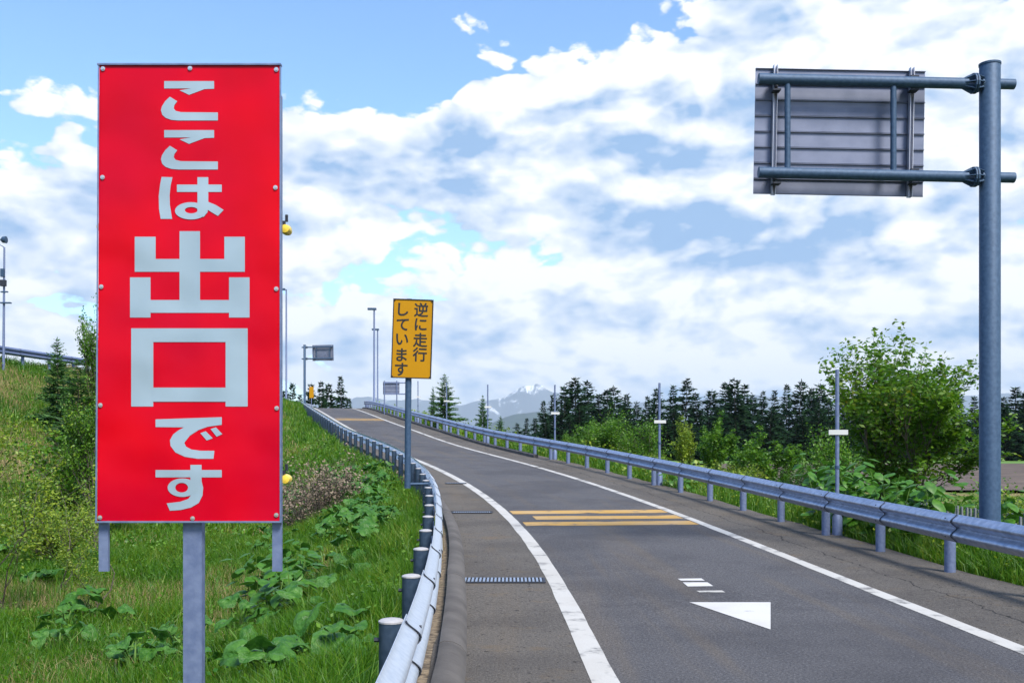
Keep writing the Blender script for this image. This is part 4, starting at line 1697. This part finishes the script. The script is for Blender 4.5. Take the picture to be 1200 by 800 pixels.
plant_tree('twiggy', 4.2, 100, 590, 16, 'slender leafy shoot close to the left strut of the red sign', rz=3.3, wide=1.1)
plant_tree('dead', 2.0, 378, 525, 27, 'brown leafless shrub on the bank below the left rail', 'bush', rz=0.3, name='dead_shrub')
plant_tree('dead', 2.0, 350, 548, 26, 'second brown leafless shrub lower on the bank by the red sign', 'bush', rz=1.9, wide=0.9, name='dead_shrub')

# ------------------------------------------------------------------ grass
def blades(px, py, h, w, bend=0.5, g=rng, base=None):
    n = len(px)
    z = terrain(px, py) if base is None else base
    a = g.uniform(0, 6.283, n)
    dirv = np.stack([np.cos(a), np.sin(a), np.zeros(n)], 1)
    b = g.uniform(0, 6.283, n)
    side = np.stack([np.cos(b), np.sin(b), np.zeros(n)], 1)
    P = np.stack([px, py, z - 0.02], 1)
    hh = h[:, None]
    ww = w[:, None]
    bd = (g.uniform(0.1, 1.0, n) * bend)[:, None]
    up = np.array([0, 0, 1.0])
    m = P + up * hh * 0.55 + dirv * hh * bd * 0.22
    t = P + up * hh * (1.0 - 0.25 * bd) + dirv * hh * bd * 0.85
    V = np.stack([P - side * ww * .5, P + side * ww * .5, m + side * ww * .42, m - side * ww * .42, t], 1).reshape(-1, 3)
    i = np.arange(n) * 5
    Fc = np.concatenate([np.stack([i, i + 1, i + 2], 1), np.stack([i, i + 2, i + 3], 1), np.stack([i + 3, i + 2, i + 4], 1)])
    return V, Fc


def scatter(n, x0, x1, y0, y1, keep, g=rng):
    x, y = g.uniform(x0, x1, n), g.uniform(y0, y1, n)
    k = keep(x, y)
    return x[k], y[k]


def grass_obj(name, label, parts, mat):
    Vs, Fs, o = [], [], 0
    for V, Fc in parts:
        Vs.append(V)
        Fs.append(Fc + o)
        o += len(V)
    ob = place(name, np_mesh(name, np.concatenate(Vs), np.concatenate(Fs), mat))
    return finish(ob, label, 'grass', kind='stuff')


def dryness(x, y):
    x, y = np.asarray(x, float), np.asarray(y, float)
    patch = 0.30 * np.exp(-((x + 6.2) ** 2 / 5.0 + (y - 18.5) ** 2 / 9.0)) + 0.2 * np.exp(-((x + 4.2) ** 2 / 1.2 + (y - 13.5) ** 2 / 2.0))
    return fbm(x, y, 0.22, 3) + patch + 0.17 * np.clip((-27.4 + 0.125 * np.asarray(y) + 12.0 - np.asarray(x)) / 4.0, 0, 1)


def left_keep(dens_green):
    def f(x, y):
        d, _, _ = nearest(x, y)
        ok = (d < -3.22 - 0.22 * fbm(x, y, 2.0, 2)) & (np.abs(x) < 0.56 * y + 2.0)
        p = np.clip(1.25 - np.clip(dryness(x, y) - 0.5, 0, 1) * 6, 0.16, 1)
        p = np.where(d > -6.0, 1.0, p)
        return ok & (rng.random(len(x)) < p * dens_green)
    return f


def dry_keep(x, y):
    d, _, _ = nearest(x, y)
    ok = (d < -5.0) & (np.abs(x) < 0.56 * y + 2.0)
    p = np.clip((dryness(x, y) - 0.47) * 8, 0.10, 0.9)
    return ok & (rng.random(len(x)) < p)


parts = []
for (n, x0, x1, y0, y1, h0, h1, w) in ((150000, -8, -0.3, 4.5, 13, 0.20, 0.55, 0.008), (190000, -14, -0.8, 13, 26, 0.18, 0.52, 0.011),
                                       (90000, -26, -2, 26, 48, 0.16, 0.42, 0.020), (60000, -34, -6, 48, 100, 0.2, 0.5, 0.04)):
    x, y = scatter(n, x0, x1, y0, y1, left_keep(1.0))
    hs = rng.uniform(h0, h1, len(x)) * (0.30 + 1.3 * fbm(x, y, 0.6, 2))
    parts.append(blades(x, y, hs, np.full(len(x), w) * rng.uniform(.7, 1.4, len(x)), 0.8))
grass_obj('grass', 'lush green grass covering the bank left of the ramp', parts, M['grass'])
parts = []
for (n, x0, x1, y0, y1, w) in ((90000, -15, -1, 8, 26, 0.007), (110000, -30, -3, 26, 52, 0.016), (20000, -34, -6, 52, 90, 0.03)):
    x, y = scatter(n, x0, x1, y0, y1, dry_keep)
    parts.append(blades(x, y, rng.uniform(0.12, 0.38, len(x)), np.full(len(x), w), 1.3))
# dead stalks between kerb and rail
ys_ = rng.uniform(3, 30, 5000)
d_ = rng.uniform(-3.5, -3.16, 5000)
pp = np.array([tuple(road(a, b)) for a, b in zip(ys_, d_)])
parts.append(blades(pp[:, 0], pp[:, 1], rng.uniform(0.03, 0.12, 5000), np.full(5000, 0.006), 1.8, base=pp[:, 2] - 0.01))
grass_obj('dry_grass', 'straw-coloured dead grass in patches on the left bank', parts, M['dry'])


def right_keep(x, y):
    d, _, _ = nearest(x, y)
    return (d > 3.55 + 0.22 * fbm(x, y, 1.5, 2)) & (d < 12) & (x < 0.54 * y + 1.0)


parts = []
for (n, x0, x1, y0, y1, h0, h1, w) in ((60000, 3, 7.5, 8, 17, 0.30, 0.62, 0.010), (80000, 3, 15, 8, 24, 0.14, 0.48, 0.010), (80000, -2, 16, 24, 48, 0.18, 0.5, 0.018), (50000, -14, 12, 48, 100, 0.2, 0.5, 0.035)):
    x, y = scatter(n, x0, x1, y0, y1, right_keep)
    d, _, _ = nearest(x, y)
    hs = rng.uniform(h0, h1, len(x)) * np.clip(0.62 + (d - 3.6) * 0.9, 0.5, 1.25)
    parts.append(blades(x, y, hs, np.full(len(x), w) * rng.uniform(.7, 1.4, len(x)), 0.8))
grass_obj('grass', 'tall green grass along the verge behind the right guard rail', parts, M['grass'])

# leafy ground weeds as one mass of small leaves
def weeds(n, x0, x1, y0, y1, keep, size, hmax, g=rng):
    x, y = scatter(n, x0, x1, y0, y1, keep)
    z = terrain(x, y) + g.uniform(0.02, 1, len(x)) ** 1.3 * hmax * (0.3 + 1.4 * fbm(x, y, 0.9, 2))
    return leaf_faces(np.stack([x, y, z], 1), np.full(len(x), size), 0.7, up=1.0)


parts = [weeds(36000, -12, -0.9, 7, 26, left_keep(0.6), 0.055, 0.40), weeds(30000, -28, -2, 24, 50, left_keep(0.7), 0.10, 0.4)]
grass_obj('weeds', 'low broad-leaved weeds among the grass of the left bank', parts, M['leaf'])
parts = [weeds(30000, 3, 15, 10, 26, right_keep, 0.06, 0.5), weeds(26000, -2, 16, 26, 52, right_keep, 0.13, 0.7), weeds(16000, -14, 12, 50, 95, right_keep, 0.2, 0.6)]
grass_obj('weeds', 'mixed leafy weeds growing behind the right guard rail', parts, M['leaf_yel'])


# ------------------------------------------------------------------ butterbur and knotweed: big leaves one by one
def round_leaf_mesh(seed, r=0.20):
    g = random.Random(seed)
    mb = MB()
    n = 22
    mb.v.append((0, 0, -0.015))
    ph = g.uniform(0, 6.28)
    for ring, f in ((0, 0.35), (1, 0.72), (2, 1.0)):
        for k in range(n):
            a = 2 * math.pi * k / n
            notch = (0.25, 0.55, 0.8, 1.0)[ring] if k == 0 else 1.0
            if k in (1, n - 1):
                notch = 0.9
            wob = 1 + 0.08 * math.sin(2 * a + ph) + (g.uniform(-.06, .06) if ring == 2 else 0)
            rr = r * f * wob * notch
            z = r * (0.10 * math.sin(5 * a + ph) * f * f + (0.10, 0.10, -0.06)[ring] + 0.22 * f * math.cos(2 * a + ph)) + g.uniform(-.01, .01) * f
            mb.v.append((rr * math.cos(a), rr * math.sin(a), z))
    for k in range(n):
        k2 = (k + 1) % n
        mb.f.append((0, 1 + k, 1 + k2))
        for ring in (0, 1):
            o = 1 + ring * n
            mb.f.append((o + k, o + n + k, o + n + k2, o + k2))
    return mb.mesh('leaf', M['butterbur'], True)


BB = [round_leaf_mesh(k) for k in range(5)]


def butterbur(x, y, n, size, hmax, label, group, seed):
    g = random.Random(seed)
    z = tz(x, y)
    r_ = root_at('butterbur_plant', (x, y, z), label, 'plant', group, rz=g.uniform(0, 6.28))
    st = MB()
    for k in range(n):
        a = 6.283 * k / n + g.uniform(-.5, .5)
        rr = g.uniform(0.10, 0.34) * (1 if n > 1 else 0.2)
        h = hmax * g.uniform(0.55, 1.0)
        tip = Vector((rr * math.cos(a), rr * math.sin(a), h))
        st.path([(0.02 * math.cos(a), 0.02 * math.sin(a), -0.05), tip * 0.55 + Vector((0, 0, 0.06)), tip], [0.013, 0.010, 0.008], 5)
        s = size * g.uniform(0.7, 1.2)
        place('leaf', BB[g.randrange(5)], r_, tip + Vector((0, 0, 0.02)), (g.uniform(-.6, .6), g.uniform(-.3, .7), a), (s, s * g.uniform(.75, 1), s))
    st.build('stalk', M['stalk'], r_, True)
    return r_


def floor_at(px, py):
    """ground point seen at a photo pixel"""
    dxr, dzr = (px - 600) / F, (HZ - py) / F
    ts = np.linspace(4, 80, 1600)
    zz = terrain(ts * dxr, ts)
    b_ = np.where(EYE + ts * dzr <= zz)[0]
    t = ts[b_[0]] if len(b_) else 30
    return t * dxr, t


special = [((95, 735), 4, 1.05, 0.62, 'butterbur with drooping broad leaves on tall stalks left of the red sign post'),
           ((135, 745), 2, 0.8, 0.45, 'small butterbur with one flat leaf beside the tall-stalked one'),
           ((95, 765), 3, 0.9, 0.35, 'low butterbur with leaves lying near the grass left of the sign post'),
           ((395, 760), 2, 1.15, 0.50, 'butterbur with one very large pale leaf near the capped rail posts'),
           ((345, 790), 3, 0.9, 0.30, 'low pale butterbur at the foot of the very large-leaved one')]
for k, (pxy, n, s, h, lab) in enumerate(special):
    x, y = floor_at(*pxy)
    butterbur(x, y, n, s, h, lab, None, 900 + k)
g_ = random.Random(5)
cnt = 0
for k in range(400):
    px, py = g_.uniform(285, 455), g_.uniform(560, 800)
    if k % 3 == 0:
        px, py = g_.uniform(380, 455), g_.uniform(545, 660)
    if k % 13 == 0:
        px, py = g_.uniform(150, 300), g_.uniform(775, 800)
    if k % 11 == 0:
        px, py = g_.uniform(0, 110), g_.uniform(640, 800)
    x, y = floor_at(px, py)
    d = float(nearest([x], [y])[0][0])
    if d > -3.6 or float(dryness([x], [y])[0]) > 0.60:
        continue
    butterbur(x, y, g_.randint(3, 7), g_.uniform(0.35, 0.85), g_.uniform(0.25, 0.55), 'clump of broad round-leaved butterbur in the grass of the left bank',
              'butterbur clumps on the left bank', k)
    cnt += 1
    if cnt >= 90:
        break


for k in range(18):
    yy = 8.6 + 0.95 * k
    p = road(yy, -4.1 - g_.uniform(0, 1.6))
    butterbur(p.x, p.y, g_.randint(3, 6), g_.uniform(0.5, 0.95), g_.uniform(0.35, 0.6), 'tall butterbur clump close behind the capped posts of the left rail',
              'butterbur behind the left rail posts', 3000 + k)


def pointed_leaf_mesh():
    mb = MB()
    ol = [(0, 0), (0.30, 0.42), (0.62, 0.46), (1.0, 0.30), (1.35, 0.0), (1.0, -0.30), (0.62, -0.46), (0.30, -0.42)]
    for x, y_ in ol:
        mb.v.append((x, y_, -0.10 * x * x - 0.25 * abs(y_) * 0.4))
    mb.v.append((0.65, 0, 0.06))
    n = len(ol)
    for k in range(n):
        mb.f.append((n, k, (k + 1) % n))
    return mb.mesh('leaf', M['knotweed'], True)


KL = pointed_leaf_mesh()


def knotweed(x, y, h, n, label, seed, size=0.13, group='knotweed behind the right rail'):
    g = random.Random(seed)
    z = tz(x, y)
    r_ = root_at('knotweed_plant', (x, y, z), label, 'plant', group)
    st = MB()
    for s in range(3):
        a0 = g.uniform(0, 6.28)
        lean = g.uniform(0.1, 0.4)
        top_ = Vector((math.cos(a0) * lean, math.sin(a0) * lean, h * g.uniform(.8, 1.05)))
        st.path([(0, 0, -0.1), top_ * 0.5 + Vector((0, 0, 0.05)), top_ * 0.94], [0.010, 0.008, 0.004], 5)
        for k in range(n // 3):
            f = 0.15 + 0.87 * (k + 1) / (n // 3)
            p = top_ * f + Vector((0, 0, 0.10 * f * (1 - f)))
            a = k * 2.4 + a0
            p = p + Vector((math.cos(a), math.sin(a), 0)) * 0.10
            sz = size * g.uniform(0.7, 1.25) * (1.15 - 0.3 * f)
            place('leaf', KL, r_, p, (g.uniform(-.4, .4), g.uniform(0.0, 0.7), a), (sz, sz, sz))
    st.build('stem', M['stalk'], r_, True)
    return r_


g_ = random.Random(21)
for k in range(16):
    yy = 14.6 + 5.2 * k / 15 + g_.uniform(-.2, .2)
    dd = 4.0 + g_.uniform(0, 1.3)
    p = road(yy, dd)
    knotweed(p.x, p.y, g_.uniform(1.0, 1.4), 51, 'leafy knotweed plant of the dark green clump behind the right rail', 500 + k, 0.19)
for k in range(5):
    p = road(25.6 + 0.45 * k, 3.72 + 0.2 * (k % 2))
    knotweed(p.x, p.y, g_.uniform(0.4, 0.65), 18, 'small knotweed plant pushing under the rail at the second snow pole', 600 + k, 0.13)

for k, pxy in enumerate(((298, 722), (312, 705), (330, 715), (344, 735), (322, 742), (352, 700))):
    x, y = floor_at(*pxy)
    knotweed(x, y, g_.uniform(0.7, 1.05), 33, 'dark leafy knotweed plant below the right strut of the red sign', 700 + k, 0.17, 'knotweed by the red sign')

# fallen branch on the grass
x, y = floor_at(262, 752)
x2, y2 = floor_at(312, 738)
fb = root_at('fallen_branch', (x, y, tz(x, y)), 'thin fallen branch lying in the grass right of the sign post', 'branch')
MB().path([(0, 0, 0.10), ((x2 - x) * .5, (y2 - y) * .5, 0.20), (x2 - x, y2 - y, 0.22)], [0.012, 0.014, 0.008], 5).build('wood', M['bark'], fb, True)

# ------------------------------------------------------------------ haze over the plain
hz = MB().box((3000, 0, 697.0), (47000, 43400, 1404)).build('haze', None)
hz.location = (0, 0, 0)
hm = bpy.data.materials.new('haze')
hm.use_nodes = True
ht_ = hm.node_tree
ht_.nodes.remove(ht_.nodes['Principled BSDF'])
pv = ht_.nodes.new('ShaderNodeVolumePrincipled')
pv.inputs['Color'].default_value = (0.70, 0.85, 1.0, 1)
pv.inputs['Density'].default_value = 4.6e-5
pv.inputs['Anisotropy'].default_value = 0.0
ht_.links.new(pv.outputs[0], ht_.nodes['Material Output'].inputs['Volume'])
hz.data.materials.append(hm)
finish(hz, 'thin pale blue haze over the whole plain', 'haze', kind='stuff')
